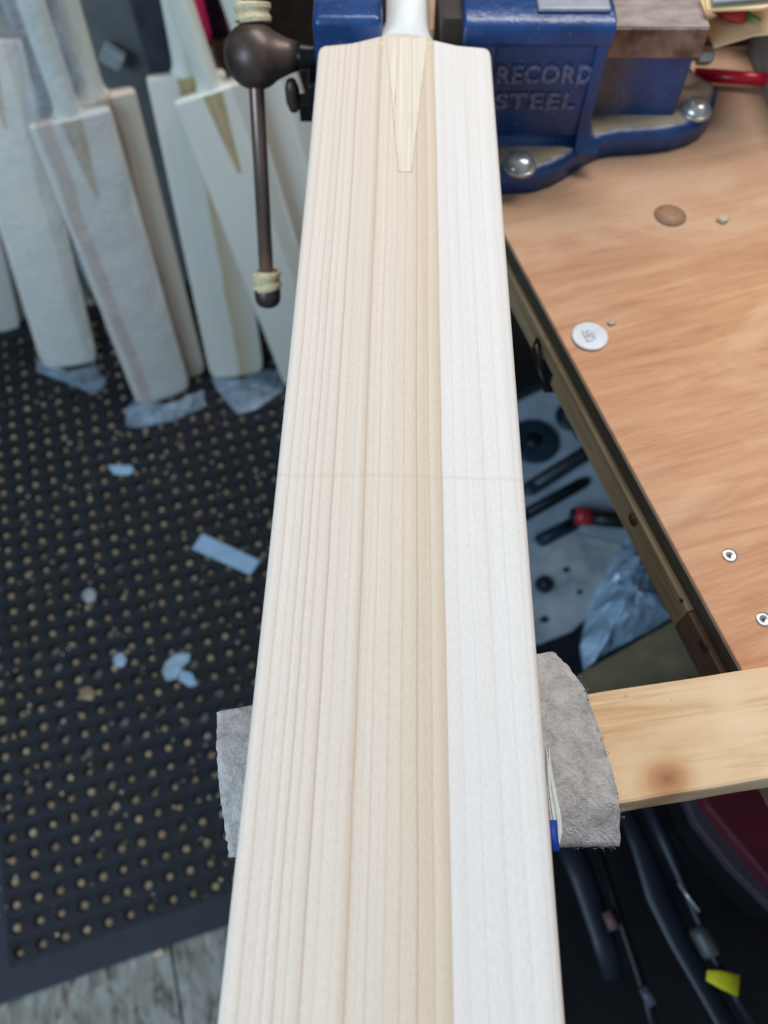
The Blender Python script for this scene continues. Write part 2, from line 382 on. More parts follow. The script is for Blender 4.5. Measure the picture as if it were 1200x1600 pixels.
def tube(pts, rad, seg=12, bm=None, cap=True, flat=None):
    bm = bm or bmesh.new(); pts = [Vector(p) for p in pts]; n = len(pts)
    rads = rad if isinstance(rad, (list, tuple)) else [rad] * n; rings = []
    up = None
    for i, p in enumerate(pts):
        d = (pts[min(i + 1, n - 1)] - pts[max(i - 1, 0)]).normalized()
        if up is None:
            up = Vector((0, 0, 1)) if abs(d.z) < .9 else Vector((0, 1, 0))
        a = d.cross(up).normalized(); b = a.cross(d).normalized(); up = b
        ring = []
        for k in range(seg):
            t = 2 * math.pi * k / seg
            ring.append(bm.verts.new(p + a * math.cos(t) * rads[i] + b * math.sin(t) * rads[i] * (flat or 1)))
        rings.append(ring)
    for i in range(n - 1):
        for k in range(seg):
            bm.faces.new((rings[i][k], rings[i][(k + 1) % seg], rings[i + 1][(k + 1) % seg], rings[i + 1][k]))
    if cap: bm.faces.new(list(reversed(rings[0]))); bm.faces.new(rings[-1])
    bmesh.ops.recalc_face_normals(bm, faces=bm.faces); return bm
def lathe(profile, seg=24, axis='Z', bm=None, loc=(0, 0, 0)):
    bm = bm or bmesh.new(); rings = []
    for r, h in profile:
        ring = []
        for k in range(seg):
            t = 2 * math.pi * k / seg; a, b = r * math.cos(t), r * math.sin(t)
            v = (a, b, h) if axis == 'Z' else ((h, a, b) if axis == 'X' else (a, h, b))
            ring.append(bm.verts.new(Vector(v) + Vector(loc)))
        rings.append(ring)
    for i in range(len(rings) - 1):
        for k in range(seg):
            bm.faces.new((rings[i][k], rings[i][(k + 1) % seg], rings[i + 1][(k + 1) % seg], rings[i + 1][k]))
    bm.faces.new(list(reversed(rings[0]))); bm.faces.new(rings[-1])
    bmesh.ops.recalc_face_normals(bm, faces=bm.faces); return bm
def flat_poly(name, pix, z, thick, mat, label, cat, bevel=.0, group=None):
    """an outline measured on the photo laid flat at height z, with thickness; origin at its centre"""
    ps = [at(x, y, z + thick) for x, y in pix]; c = sum(ps, Vector()) / len(ps)
    q = [(p.x - c.x, p.y - c.y) for p in ps]
    ar = sum(q[i][0] * q[(i + 1) % len(q)][1] - q[(i + 1) % len(q)][0] * q[i][1] for i in range(len(q)))
    if ar < 0: q.reverse()
    o = obj(name, prism(q, 0, thick), mat, None, smooth=False, bevel=bevel, loc=(c.x, c.y, z))
    return tag(o, label, cat, group)

ROOM = R(17.5)
rc, rs = math.cos(ROOM), math.sin(ROOM)
def room(a, b, z=0): return Vector((a * rc - b * rs, a * rs + b * rc, z))   # room axes -> world
def toroom(p): return (p.x * rc + p.y * rs, -p.x * rs + p.y * rc)

# ------------------------------------------------------------------ structure
floor = obj('floor', box(-2.2, 2.2, -1.6, 1.7, -.06, -.012), M['dust'], smooth=False); floor['kind'] = 'structure'
floor.rotation_euler = (0, 0, ROOM)
seam = toroom(at(276, 1540, 0))[0]
for k, x0 in enumerate([seam - .6 * j for j in (3, 2, 1, 0, -1, -2)]):
    for (y0, y1) in ((-1.6, -.35), (-.347, .9), (.903, 1.7)):
        bm = box(x0 + .0015, x0 + .5985, y0, y1, -.012, 0)
        obj('floor_board', bm, M['floor'], floor, smooth=False, bevel=.001)
for name, (x0, x1, y0, y1) in {'wall_back': (-2.2, 2.2, 1.7, 1.8), 'wall_left': (-2.3, -2.2, -1.6, 1.8), 'wall_right': (2.2, 2.3, -1.6, 1.8)}.items():
    o = obj(name, box(x0, x1, y0, y1, -.06, 2.6), M['wall'], smooth=False); o['kind'] = 'structure'; o.rotation_euler = (0, 0, ROOM)

# ------------------------------------------------------------------ rubber mat
MT = .012
corner = toroom(at(0, 1566, MT)); PT = .0315
mx0 = toroom(at(2, 1500, MT))[0] - .03; my0 = corner[1] - .002
BW = .040; NX, NY = 32, 38
matt = thing('rubber_mat', 'black rubber floor mat full of round holes packed with sawdust', 'mat', room(mx0, my0, 0), ROOM)
W, H = BW * 2 + NX * PT, BW * 2 + NY * PT
bm = bmesh.new()
SEG = 8
for i in range(NX):
    for j in range(NY):
        cx, cy = BW + (i + .5) * PT, BW + (j + .5) * PT; h = PT / 2
        r = .0088
        sq = []; top = []; bot = []
        for k in range(SEG):
            t = 2 * math.pi * (k + .5) / SEG; c_, s_ = math.cos(t), math.sin(t); m = max(abs(c_), abs(s_))
            top.append(bm.verts.new((cx + r * c_, cy + r * s_, MT + .0005)))
            bot.append(bm.verts.new((cx + r * c_, cy + r * s_, .002)))
            mid = None
            sq.append(bm.verts.new((cx + h * c_ / m, cy + h * s_ / m, MT - .001)))
        cor = {k: bm.verts.new((cx + (h if k in (0, 7) or 0 else -h if k in (3, 4) else h), cy, 0)) for k in ()}
        for k in range(SEG):
            k2 = (k + 1) % SEG
            if k % 2 == 0:   # between 22.5 and 67.5 deg lies the corner
                t = 2 * math.pi * (k + 1) / SEG; sx, sy = (1 if math.cos(t) > 0 else -1), (1 if math.sin(t) > 0 else -1)
                cv = bm.verts.new((cx + h * sx, cy + h * sy, MT - .0018))
                bm.faces.new((top[k], sq[k], cv, sq[k2], top[k2]))
            else: bm.faces.new((top[k], sq[k], sq[k2], top[k2]))
            bm.faces.new((bot[k], top[k], top[k2], bot[k2]))
obj('ring_lattice', bm, M['rubber'], matt, smooth=False)
bm = bmesh.new()
for (x0, x1, y0, y1) in ((0, W, 0, BW), (0, W, H - BW, H), (0, BW, BW, H - BW), (W - BW, W, BW, H - BW)):
    bm_box(bm, x0, x1, y0, y1, 0, MT - .0008)
obj('border', bm, M['rubber_plain'], matt, smooth=False)
bm = bmesh.new()
for i in range(NX):
    for j in range(NY):
        cx, cy = BW + (i + .5) * PT, BW + (j + .5) * PT
        zt = random.uniform(.0085, .0118); r0 = random.uniform(.0055, .0086)
        ox, oy = random.uniform(-.0015, .0015), random.uniform(-.0015, .0015)
        if random.random() < .05: continue
        ring = [bm.verts.new((cx + ox + r0 * math.cos(a) * random.uniform(.85, 1), cy + oy + r0 * math.sin(a) * random.uniform(.85, 1), .003)) for a in [2 * math.pi * k / 7 for k in range(7)]]
        inn = [bm.verts.new((cx + ox + (v.co.x - cx - ox) * .7, cy + oy + (v.co.y - cy - oy) * .7, zt)) for v in ring]
        for k in range(7): bm.faces.new((ring[k], ring[(k + 1) % 7], inn[(k + 1) % 7], inn[k]))
        bm.faces.new(inn)
o = obj('sawdust_plugs', bm, M['dust'], matt, smooth=False); o['kind'] = 'stuff'
bm = bmesh.new()
for k in range(900):
    cx, cy = random.uniform(.02, W - .02), random.uniform(.03, H - .03); r0 = random.choice((.0012, .0018, .0025, .0035)) * random.uniform(.7, 1.1)
    ring = [bm.verts.new((cx + r0 * math.cos(a) * random.uniform(.6, 1), cy + r0 * math.sin(a) * random.uniform(.6, 1), MT)) for a in [2 * math.pi * q / 5 for q in range(5)]]
    v = bm.verts.new((cx, cy, MT + .001))
    for q in range(5): bm.faces.new((ring[q], ring[(q + 1) % 5], v))
o = tag(obj('wood_chips', bm, M['shaving'], None, smooth=False, loc=room(mx0, my0, 0)), 'tiny wood chips and dust specks strewn over the rubber mat', 'chips', kind='stuff'); o.rotation_euler = (0, 0, ROOM)

# litter on the mat
flat_poly('offcut_strip', [(316, 833), (407, 876), (391, 898), (300, 857)], MT, .004, M['chip'], 'pale blue rectangular plastic offcut lying on the black rubber mat', 'offcut', .0006)
flat_poly('paint_flake', [(272, 1022), (297, 1020), (296, 1032), (282, 1045), (276, 1060), (260, 1064), (253, 1050), (258, 1036)], MT, .003, M['chip_pale'], 'pale blue curled flake on the mat, lighter of the overlapping pair', 'flake', .0008)
flat_poly('paint_flake', [(282, 1046), (300, 1052), (308, 1070), (296, 1073), (278, 1062)], MT, .002, M['chip'], 'darker blue flake on the mat tucked against the pale curled flake', 'flake', .0006)
flat_poly('round_flake', [(176, 1030), (182, 1021), (192, 1020), (198, 1030), (193, 1041), (181, 1043)], MT, .003, M['chip_pale'], 'small round pale blue flake left of the curled flakes on the mat', 'flake', .001)
flat_poly('plastic_sliver', [(168, 727), (205, 727), (210, 736), (200, 742), (178, 741)], MT, .002, M['chip'], 'small dull blue sliver on the mat below the leaning bats', 'offcut', .0005)
flat_poly('wood_scrap', [(128, 926), (140, 918), (150, 924), (148, 938), (134, 942)], MT, .004, M['greycard'], 'small pale grey scrap on the mat left of the rectangular offcut', 'scrap', .001)
flat_poly('wood_scrap', [(122, 1078), (138, 1072), (150, 1080), (144, 1094), (128, 1092)], MT, .004, M['dust'], 'small tan wood scrap on the mat below the round blue flake', 'scrap', .001)
flat_poly('wood_scrap', [(235, 1490), (252, 1481), (258, 1490), (244, 1497)], 0, .004, M['shaving'], 'tan splinter on the bare floor along the mat edge', 'scrap', .001)

# ------------------------------------------------------------------ cricket bats
def half_width(s):
    """s: 0 toe .. 1 shoulder"""
    return .0537
def blade_bm(L, wl, wr, edge_t, spine, mid_swell, toe_r=.02, crown=.0008, nl=56, arc=0):
    """cross-sections: flat slightly crowned face up (+z), bowed back below; face at z = 0"""
    bm = bmesh.new(); rings = []
    for i in range(nl + 1):
        # denser sampling at both ends
        s = .5 - .5 * math.cos(math.pi * i / nl); y = L * s
        a, b = wl(s), wr(s)
        # rounded toe corners and shoulders
        k = 1.0
        if y < toe_r:  k = .80 + .20 * math.sqrt(max(0, 1 - ((toe_r - y) / toe_r) ** 2))
        sh = .0055
        if L - y < sh: k = .955 + .045 * math.sqrt(max(0, 1 - ((sh - (L - y)) / sh) ** 2))
        a *= k; b *= k
        sw = math.sin(math.pi * min(1, max(0, (s * .9 + .12)))) ** .7
        et = edge_t * (.55 + .45 * sw); sp_ = spine * (.5 + .5 * sw)
        if L - y < .12: sp_ = spine * (.5 + .5 * sw) * (1 - .25 * (1 - (L - y) / .12)); 
        ring = []
        e = .0022
        prof = []
        nf = 24
        for q in range(nf + 1):
            u = -1 + 2 * q / nf; x = (u * (a - e)) if u < 0 else (u * (b - e))
            prof.append((x, crown * (1 - u * u)))
        prof += [(b - e * .35, -e * .3), (b, -e * 1.1), (b + .0006, -et * .5), (b - .001, -et * .85), (b - .005, -et)]
        nb = 8
        for q in range(1, nb):
            u = 1 - 2 * q / nb; x = u * ((b if u > 0 else a) - .005)
            prof.append((x, -et - (sp_ - et) * (1 - abs(u)) ** 1.25))
        prof += [(-a + .005, -et), (-a + .001, -et * .85), (-a - .0006, -et * .5), (-a, -e * 1.1), (-a + e * .35, -e * .3)]
        bl = max(0, 1 - (L - y) / .05) ** 2
        for x, z in prof:
            bump_ = math.exp(-((x + .002) / .0235) ** 2)
            ring.append(bm.verts.new((x, y + arc * bl * bump_, z)))
        rings.append(ring)
    n = len(rings[0])
    for i in range(nl):
        for k in range(n):
            bm.faces.new((rings[i][k], rings[i + 1][k], rings[i + 1][(k + 1) % n], rings[i][(k + 1) % n]))
    bm.faces.new(rings[0]); bm.faces.new(list(reversed(rings[-1])))
    bmesh.ops.recalc_face_normals(bm, faces=bm.faces); return bm
def handle_bm(y0, y1, zc, rx, flare, rz=None, seg=24):
    """handle running up from the shoulders, flaring into the blade"""
    bm = bmesh.new(); rings = []; n = 22; rz = rz or rx
    for i in range(n + 1):
        s = i / n; y = y0 + (y1 - y0) * s ** 1.8
        d = y - y0
        w_ = rx + (flare - rx) * math.exp(-d / .0062) + .0012 * s
        hz = rz + .0012 * s
        zz = zc 
        rings.append([bm.verts.new((w_ * math.cos(t), y, zz + hz * math.sin(t))) for t in [2 * math.pi * k / seg for k in range(seg)]])
    for i in range(n):
        for k in range(seg): bm.faces.new((rings[i][k], rings[i][(k + 1) % seg], rings[i + 1][(k + 1) % seg], rings[i + 1][k]))
    bm.faces.new(rings[0]); bm.faces.new(rings[-1]); bmesh.ops.recalc_face_normals(bm, faces=bm.faces); return bm

# the bat in the vice
L = .560; FZ = .062
bat = thing('cricket_bat', 'large bare pale willow cricket bat clamped in the blue vice', 'cricket bat', (.0005, -.0773, .938), R(-1.23))
def wl(s): return .0519 + .0016 * abs((s - .48) / .52) ** 2
def wr(s): return .0539
blade = obj('blade', blade_bm(L, wl, wr, .036, .060, 1, arc=.0135), M['willow'], bat, loc=(0, 0, FZ))
# flared neck: concave shoulders rise into the handle, lies under the arc of the face
bm = bmesh.new(); neck = []
hcx = .001
for i in range(31):
    t = i / 30; y = L - .012 + .075 * t
    d = max(0, y - (L - .001))
    w_ = .0162 + .0210 * math.exp(-(d / .031) ** 2)
    if y < L - .001: w_ = .037
    # top surface falls away from the face level
    zt = -.0012 - .010 * (1 - math.exp(-max(0, d - .009) / .016)) if d > 0 else -.003
    rad_z = .0165
    zc = zt - rad_z
    neck.append([bm.verts.new((hcx + w_ * math.cos(a), y, zc + rad_z * (abs(math.sin(a)) ** (.75) * (1 if math.sin(a) > 0 else -1)))) for a in [2 * math.pi * k / 28 for k in range(28)]])
for i in range(30):
    for k in range(28): bm.faces.new((neck[i][k], neck[i][(k + 1) % 28], neck[i + 1][(k + 1) % 28], neck[i + 1][k]))
bm.faces.new(neck[0])
yl = L - .012 + .075
ext = [[bm.verts.new((v.co.x, y, v.co.z)) for v in neck[-1]] for y in (yl + .08, yl + .16, yl + .205)]
pr = neck[-1]
for e_ in ext:
    for k in range(28): bm.faces.new((pr[k], pr[(k + 1) % 28], e_[(k + 1) % 28], e_[k]))
    pr = e_
bm.faces.new(pr); bmesh.ops.recalc_face_normals(bm, faces=bm.faces)
obj('handle', bm, M['handle_white'], bat, loc=(0, 0, FZ))
# splice let into the face
def onface(x, y):            # photo -> bat local xy on the face plane
    p = at(x, y, 1.0008); q = p - bat.location; a = R(1.23)
    return (q.x * math.cos(a) - q.y * math.sin(a), q.x * math.sin(a) + q.y * math.cos(a))
def crown_z(x): return .0008 * (1 - min(1, abs(x) / .0515) ** 2)
def face_strip(quad, lift, thick):
    bm = bmesh.new(); n = 6; rows = []
    (x0, y0), (x1, y1), (x2, y2), (x3, y3) = quad   # top-left, top-right, bottom-right, bottom-left
    for z_ in (0, 1):
        g = []
        for i in range(n + 1):
            r_ = []
            for j in range(5):
                s, u = i / n, j / 4
                x = (x0 * (1 - u) + x1 * u) * (1 - s) + (x3 * (1 - u) + x2 * u) * s
                y = (y0 * (1 - u) + y1 * u) * (1 - s) + (y3 * (1 - u) + y2 * u) * s
                r_.append(bm.verts.new((x, y, crown_z(x) + (lift if z_ else lift - thick))))
            g.append(r_)
        rows.append(g)
    for gi, g in enumerate(rows):
        for i in range(n):
            for j in range(4): bm.faces.new((g[i][j], g[i][j + 1], g[i + 1][j + 1], g[i + 1][j]))
    a, b = rows
    for i in range(n):
        for j in (0, 4): bm.faces.new((a[i][j], a[i + 1][j], b[i + 1][j], b[i][j]))
    for j in range(4):
        for i in (0, n): bm.faces.new((a[i][j], a[i][j + 1], b[i][j + 1], b[i][j]))
    bmesh.ops.recalc_face_normals(bm, faces=bm.faces); return bm
q = [onface(604, 57), onface(668, 57), onface(642.5, 268), onface(623, 268)]
qj = [(q[0][0] - .0004, q[0][1] + .0004), (q[1][0] + .0004, q[1][1] + .0004), (q[2][0] + .0004, q[2][1] - .0007), (q[3][0] - .0004, q[3][1] - .0007)]
q[0] = (q[0][0], L + .0092); q[1] = (q[1][0], L + .0092); qj[0] = (qj[0][0], L + .0096); qj[1] = (qj[1][0], L + .0096)
obj('splice_joint', face_strip(qj, .00006, .003), M['joint'], bat, loc=(0, 0, FZ), smooth=False)
obj('splice', face_strip(q, .00014, .003), M['cane'], bat, loc=(0, 0, FZ), smooth=False)
for (a, b) in (((594, 57), (602, 72)), ((665, 57), (676, 70))):
    p0, p1 = onface(*a), onface(*b)
    o = obj('glue_stain', face_strip([(p0[0], L + .0045), (p1[0], L + .0045), (p1[0] - .001, p1[1]), (p0[0] + .001, p1[1])], .0001, .001), M['glue'], bat, loc=(0, 0, FZ), smooth=False)

# leaning bats by the wall
def lean_bat(toe, shoulder, ang, mat, label, splice=True, film=None, Lb=.61, hl=.27, group='spare cricket bats leaning together beyond the mat', splmat='w_splice', toez=MT, crown=.003):
    T = at(*toe, toez); d = ray(*shoulder); o0 = Vector((0, 0, CAMZ)) - T
    A, B, Cc = d.dot(d), 2 * d.dot(o0), o0.dot(o0) - Lb * Lb; disc = B * B - 4 * A * Cc
    D = (-B - math.sqrt(disc)) / (2 * A) if disc > 0 else -B / (2 * A)
    Sh = Vector((0, 0, CAMZ)) + d * D
    yv = (Sh - T).normalized(); xv = Vector((math.cos(R(ang)), math.sin(R(ang)), 0)); xv = (xv - yv * xv.dot(yv)).normalized(); zv = xv.cross(yv)
    m = Matrix((xv, yv, zv)).transposed().to_4x4(); m.translation = T + Vector((0, 0, .004))
    r = thing('cricket_bat', label, 'cricket bat', group=group); r.matrix_world = m
    print('bat', [round(v, 3) for v in T], [round(v, 3) for v in Sh], round(disc, 4))
    obj('blade', blade_bm(Lb, lambda s: .055, lambda s: .055, .026, .046, 1, toe_r=.035, crown=crown, nl=30), mat, r)
    obj('handle', handle_bm(Lb - .008, Lb + hl, -.016, .0155, .034), M['w_hand'], r)
    if splice:
        bm = bmesh.new(); y0, y1 = Lb - .001, Lb - .125
        a = [bm.verts.new(v) for v in ((-.014, y0, crown + .0004), (.014, y0, crown + .0004), (.003, y1, crown + .0004), (-.003, y1, crown + .0004))]
        b = [bm.verts.new((v.co.x, v.co.y, -.004)) for v in a]
        bm.faces.new(a); bm.faces.new(list(reversed(b)))
        for k in range(4): bm.faces.new((a[k], b[k], b[(k + 1) % 4], a[(k + 1) % 4]))
        bmesh.ops.recalc_face_normals(bm, faces=bm.faces)
        obj('splice', bm, M[splmat], r, smooth=False)
    if film:
        y0, y1, wx = film; bm = bmesh.new(); rings = []; n = 46; seg = 26
        for i in range(n + 1):
            y = y0 + (y1 - y0) * i / n; ring = []
            wd = wx if y < Lb - .01 else wx - (wx - .034) * min(1, (y - Lb + .01) / .10)
            for k in range(seg):
                t = 2 * math.pi * k / seg
                nv = noise.noise(Vector((math.cos(t) * 2 + len(label), y * 22, math.sin(t) * 2))) * .006
                c_, s_ = math.cos(t), math.sin(t)
                rx_ = (wd + nv) * (abs(c_) ** .7) * (1 if c_ > 0 else -1)
                rz_ = (.028 + nv) * (abs(s_) ** .7) * (1 if s_ > 0 else -1)
                ring.append(bm.verts.new((rx_, y, -.018 + rz_)))
            rings.append(ring)
        for i in range(n):
            for k in range(seg): bm.faces.new((rings[i][k], rings[i][(k + 1) % seg], rings[i + 1][(k + 1) % seg], rings[i + 1][k]))
        fl = obj('plastic_sleeve', bm, M['film'], r); fl['label'] = 'clear plastic sleeve'
    return r
lean_bat((-8, 520), (-125, 80), 20, M['w_grey'], 'grey-looking bat cut off by the left edge of the photo', False)
lean_bat((112, 572), (-26, 70), 20, M['w_pale'], 'bat wrapped in cloudy clear plastic, second from the left edge', True, (.004, .80, .058))
lean_bat((258, 622), (112, 190), 24, M['w_grey'], 'front-most leaning bat with tan left edge, in clear plastic', True, (.004, .80, .058))
lean_bat((283, 596), (152, 160), 24, M['w_tan'], 'tan bat half hidden behind the front plastic-wrapped bat', False)
lean_bat((372, 588), (292, 124), 13, M['w_yel'], 'bat with a brownish heartwood half, left of the hanging vice bar', True)
lean_bat((488, 600), (332, 148), 17, M['w_pale'], 'pale bat with a dark V splice, directly behind the hanging vice bar', True, splmat='w_splice')
lean_bat((556, 560), (404, 116), 20, M['w_pale'], 'dim bat mostly hidden between the vice bar and the large bat', False)

def crumple(name, pix, z, hgt, mat, label, cat, seed=0, fq=45):
    """crumpled plastic: a bumpy closed sheet over the outline"""
    ps = [at(x, y, z) for x, y in pix]; c = sum(ps, Vector()) / len(ps); bm = bmesh.new(); rnd = random.Random(seed)
    top, m = [], 6
    out = []
    for i in range(len(ps)):
        for k in range(3): out.append(ps[i].lerp(ps[(i + 1) % len(ps)], k / 3) - c)
    rings = []
    for r in range(m + 1):
        f = 1 - r / (m + .5)
        rings.append([bm.verts.new((v.x * f, v.y * f, .002 + hgt * (math.sin((1 - f) * 1.4) * .8 + .0) * (1 + .9 * noise.noise(Vector((v.x * f * fq + seed, v.y * f * fq, seed)))) + (abs(noise.noise(Vector((v.x * 80, v.y * 80 * f, seed + 5)))) * hgt * .4))) for v in out])
    nn = len(out)
    for r in range(m):
        for k in range(nn): bm.faces.new((rings[r][k], rings[r][(k + 1) % nn], rings[r + 1][(k + 1) % nn], rings[r + 1][k]))
    bm.faces.new(rings[-1])
    low = [bm.verts.new((v.co.x, v.co.y, 0)) for v in rings[0]]
    for k in range(nn): bm.faces.new((low[k], low[(k + 1) % nn], rings[0][(k + 1) % nn], rings[0][k]))
    bmesh.ops.recalc_face_normals(bm, faces=bm.faces)
    return tag(obj(name, bm, mat, None, smooth=False, loc=(c.x, c.y, z)), label, cat)
crumple('plastic_bag_end', [(58, 566), (100, 582), (150, 572), (166, 600), (150, 618), (110, 600), (60, 582)], MT, .012, M['film_blue'], 'crumpled clear plastic end at the toe of the second bat from the left', 'plastic', 3)
crumple('plastic_bag_end', [(196, 645), (215, 622), (290, 640), (318, 612), (322, 635), (280, 655), (225, 668), (200, 668)], MT, .014, M['film_blue'], 'crumpled blue-tinged plastic around the front bat toe', 'plastic', 9)
crumple('plastic_bag_end', [(330, 592), (380, 592), (415, 578), (440, 580), (444, 610), (400, 640), (372, 648), (348, 622)], MT, .012, M['film_blue'], 'clear plastic bag end on the mat left of the large bat edge', 'plastic', 14)

# clutter behind the leaning bats
def rbox(name, cpix, Y, size, mat, label, cat, rotz=0, bevel=.004, z0=0):
    """an upright box standing on the floor whose top front is seen at cpix"""
    p = at_Y(*cpix, Y); sx, sy, sz = size
    o = obj(name, box(-sx / 2, sx / 2, 0, sy, 0, sz), mat, None, smooth=False, bevel=bevel, loc=(p.x, p.y, z0)); o.rotation_euler = (0, 0, rotz)
    return tag(o, label, cat)
rbox('storage_bin', (120, 60), 1.27, (.34, .2, .78), M['charcoal'], 'charcoal plastic bin standing behind the leaning bats', 'bin', ROOM * .6, .02)
rbox('board', (216, 60), 1.30, (.05, .03, .84), M['black_pl'], 'narrow black board standing behind the bats', 'board', ROOM * .6, .004)
rbox('dusty_panel', (246, 60), 1.25, (.055, .03, .80), M['slate'], 'narrow dusty slate panel right of the narrow black board', 'panel', ROOM * .6, .004)
rbox('dark_cabinet', (460, 60), 1.37, (.42, .2, .85), M['dark_wood'], 'dark brown cabinet in the shadow behind the bats', 'cabinet', ROOM, .006)
p = at_Y(176, 88, 1.255)
bm = box(-.018, .018, -.012, .01, -.014, .014)
bmesh.ops.rotate(bm, verts=bm.verts, cent=(0, 0, 0), matrix=Matrix.Rotation(R(35), 3, 'Y'))
tag(obj('white_latch', bm, M['greycard'], None, smooth=False, bevel=.003, loc=p), 'small pale grey latch on the charcoal bin behind the bats', 'latch')
def grip(name, a, b, Y, r, mat, label, cat, lo_z=0):
    pa, pb = at_Y(*a, Y), at_Y(*b, Y)
    d = (pa - pb).normalized(); q = pb - d * .25; q = pb
    base = pb.copy(); bm = tube([Vector((0, 0, 0)), (pa - pb) * .4, pa - pb, (pa - pb) * 1.8], [r * .9, r, r, r], 14)
    return tag(obj(name, bm, mat, None, loc=pb), label, cat)
def standing_stick(name, a, Y, lean, r, grips, label, cat, z_split):
    """a handle standing on the floor, its lower shaft dark and the grip coloured"""
    pa = at_Y(*a, Y); foot = Vector((pa.x + lean, pa.y - .03, 0.0)); 
    root = thing(name, label, cat, foot); top = pa + (pa - foot).normalized() * .25
    d = (top - foot); s = z_split / d.z
    obj('shaft', tube([Vector((0, 0, 0)), d * s], r * .8, 12), M['brown'], root)
    obj('grip', tube([d * s, d * (s + .02), d * 1.0], [r * .85, r, r], 14), M[grips], root)
    return root
standing_stick('bat_grip', (307, 40), 1.18, .04, .019, 'pink', 'magenta rubber grip between the pale bat handles and the vice', 'bat grip', .60)
standing_stick('bat_grip', (340, 30), 1.25, .05, .026, 'purple', 'dark purple grip right of the magenta grip', 'bat grip', .58)
standing_stick('bat_grip', (364, 30), 1.21, .07, .013, 'teal', 'narrow teal grip beside the dark iron vice ball', 'bat grip', .64)

# ------------------------------------------------------------------ bench
BZ = .895
e1, e2 = at(793, 375, BZ), at(1155, 1040, BZ)
ed = (e1 - e2).normalized(); BA = math.atan2(-ed.x, ed.y)
bench = thing('workbench', 'plywood-topped workbench with worn orange-brown surface carrying the vice', 'workbench', (e2.x, e2.y, 0), BA)
# local: x to the right across the bench, y along its left edge away from the camera
obj('top', box(0, .60, -.42, .80, BZ - .012, BZ), M['ply'], bench, smooth=False, bevel=.0008)
obj('top_edge', box(-.0012, 0, -.42, .80, BZ - .012, BZ - .0006), M['ply_edge'], bench, smooth=False)
BTX = -.005
def on_edge(x, y):
    # photo -> (along the edge, height) on the batten's outer face
    n_ = Vector((math.cos(BA), math.sin(BA), 0)); d = ray(x, y); o_ = Vector((e2.x, e2.y, 0)) + n_ * BTX
    k = (o_ - Vector((0, 0, CAMZ))).dot(n_) / d.dot(n_); p = Vector((0, 0, CAMZ)) + d * k - o_
    return -p.x * math.sin(BA) + p.y * math.cos(BA), p.z
n1, n0 = on_edge(846, 540)[0], on_edge(866, 578)[0]; sj = on_edge(1075, 955)[0]
print('notch', n0, n1, sj, on_edge(866, 578)[1], on_edge(985, 800)[1])
BB = BZ - .0345
bm = bmesh.new()
bm_box(bm, BTX, .04, sj, n0, BB, BZ - .012); bm_box(bm, BTX, .04, n1, .80, BB, BZ - .012); bm_box(bm, BTX, .04, n0, n1, BB + .010, BZ - .012)
obj('batten', bm, M['batten'], bench, smooth=False, bevel=.0008)
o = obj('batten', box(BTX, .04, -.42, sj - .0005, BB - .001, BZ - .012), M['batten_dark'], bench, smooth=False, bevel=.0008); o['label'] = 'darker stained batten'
for (x, y, r_) in ((990, 812, .0042), (1066, 938, .0016), (1102, 1008, .0042)):
    yy, zz = on_edge(x, y)
    obj('knot', lathe([(r_, -.0006), (r_ * .8, .0003)], 12, 'X', loc=(BTX - .0003, yy, zz)), M['knot'], bench)
for (x_, y_) in ((.015, -.40), (.53, -.40), (.03, .72), (.53, .72)):
    obj('leg', box(x_, x_ + .07, y_, y_ + .05, 0, BZ - .012), M['batten'], bench, smooth=False, bevel=.002)
# black metal hook in the notch
o = obj('catch', tube([(-.004, n1 + .006, BB + .014), (-.009, n1, BB + .014), (-.010, n0 + .006, BB + .007), (-.008, n0 - .002, BB - .001), (.004, n0 - .004, BB - .003)], .0030, 8), M['black_iron'], bench)
for (x, y) in ((1140, 868), (1193, 968)):
    p = at(x, y, BZ); r_ = thing('screw', {1140: 'small countersunk screw in the bench top, farther of two', 1193: 'bright countersunk screw in the bench top nearest the pine timber'}[x], 'screw', (p.x, p.y, BZ), 0)
    obj('screw_head', lathe([(.0001, 0), (.0038, 0), (.0042, .0003), (.0040, .0006), (.0022, .0005), (.0016, .0002), (.0001, .0001)] , 20), M['zinc'], r_)
    obj('screw_recess', lathe([(.0001, .0002), (.0011, .0002), (.0008, .0007), (.0001, .0007)], 8), M['tool_grey'], r_)
# white disc with moulded numeral-like mark
p = at(921, 527, BZ); disc = thing('white_disc', 'white round plastic disc on the bench top beside its left edge', 'disc', p, BA)
obj('disc_body', lathe([(.0113, 0), (.0118, .0004), (.0118, .0011), (.0112, .0015), (.0100, .0016), (.0001, .0016)], 40), M['disc_white'], disc)
bm = bmesh.new()
for (x0, x1, y0, y1) in ((-.004, -.003, -.004, .005), (-.004, .001, -.0045, -.0037), (-.0015, -.0008, -.002, .004), (-.0015, .002, .0035, .0042), (.0005, .0012, -.003, .002), (.0012, .0035, .0012, .0019), (.0012, .0035, -.0012, -.0005), (-.003, .0, .0, .0006), (.002, .0027, -.004, -.001)):
    bm_box(bm, x0, x1, y0, y1, .0014, .0019)
obj('moulded_mark', bm, M['disc_mark'], disc, smooth=False)
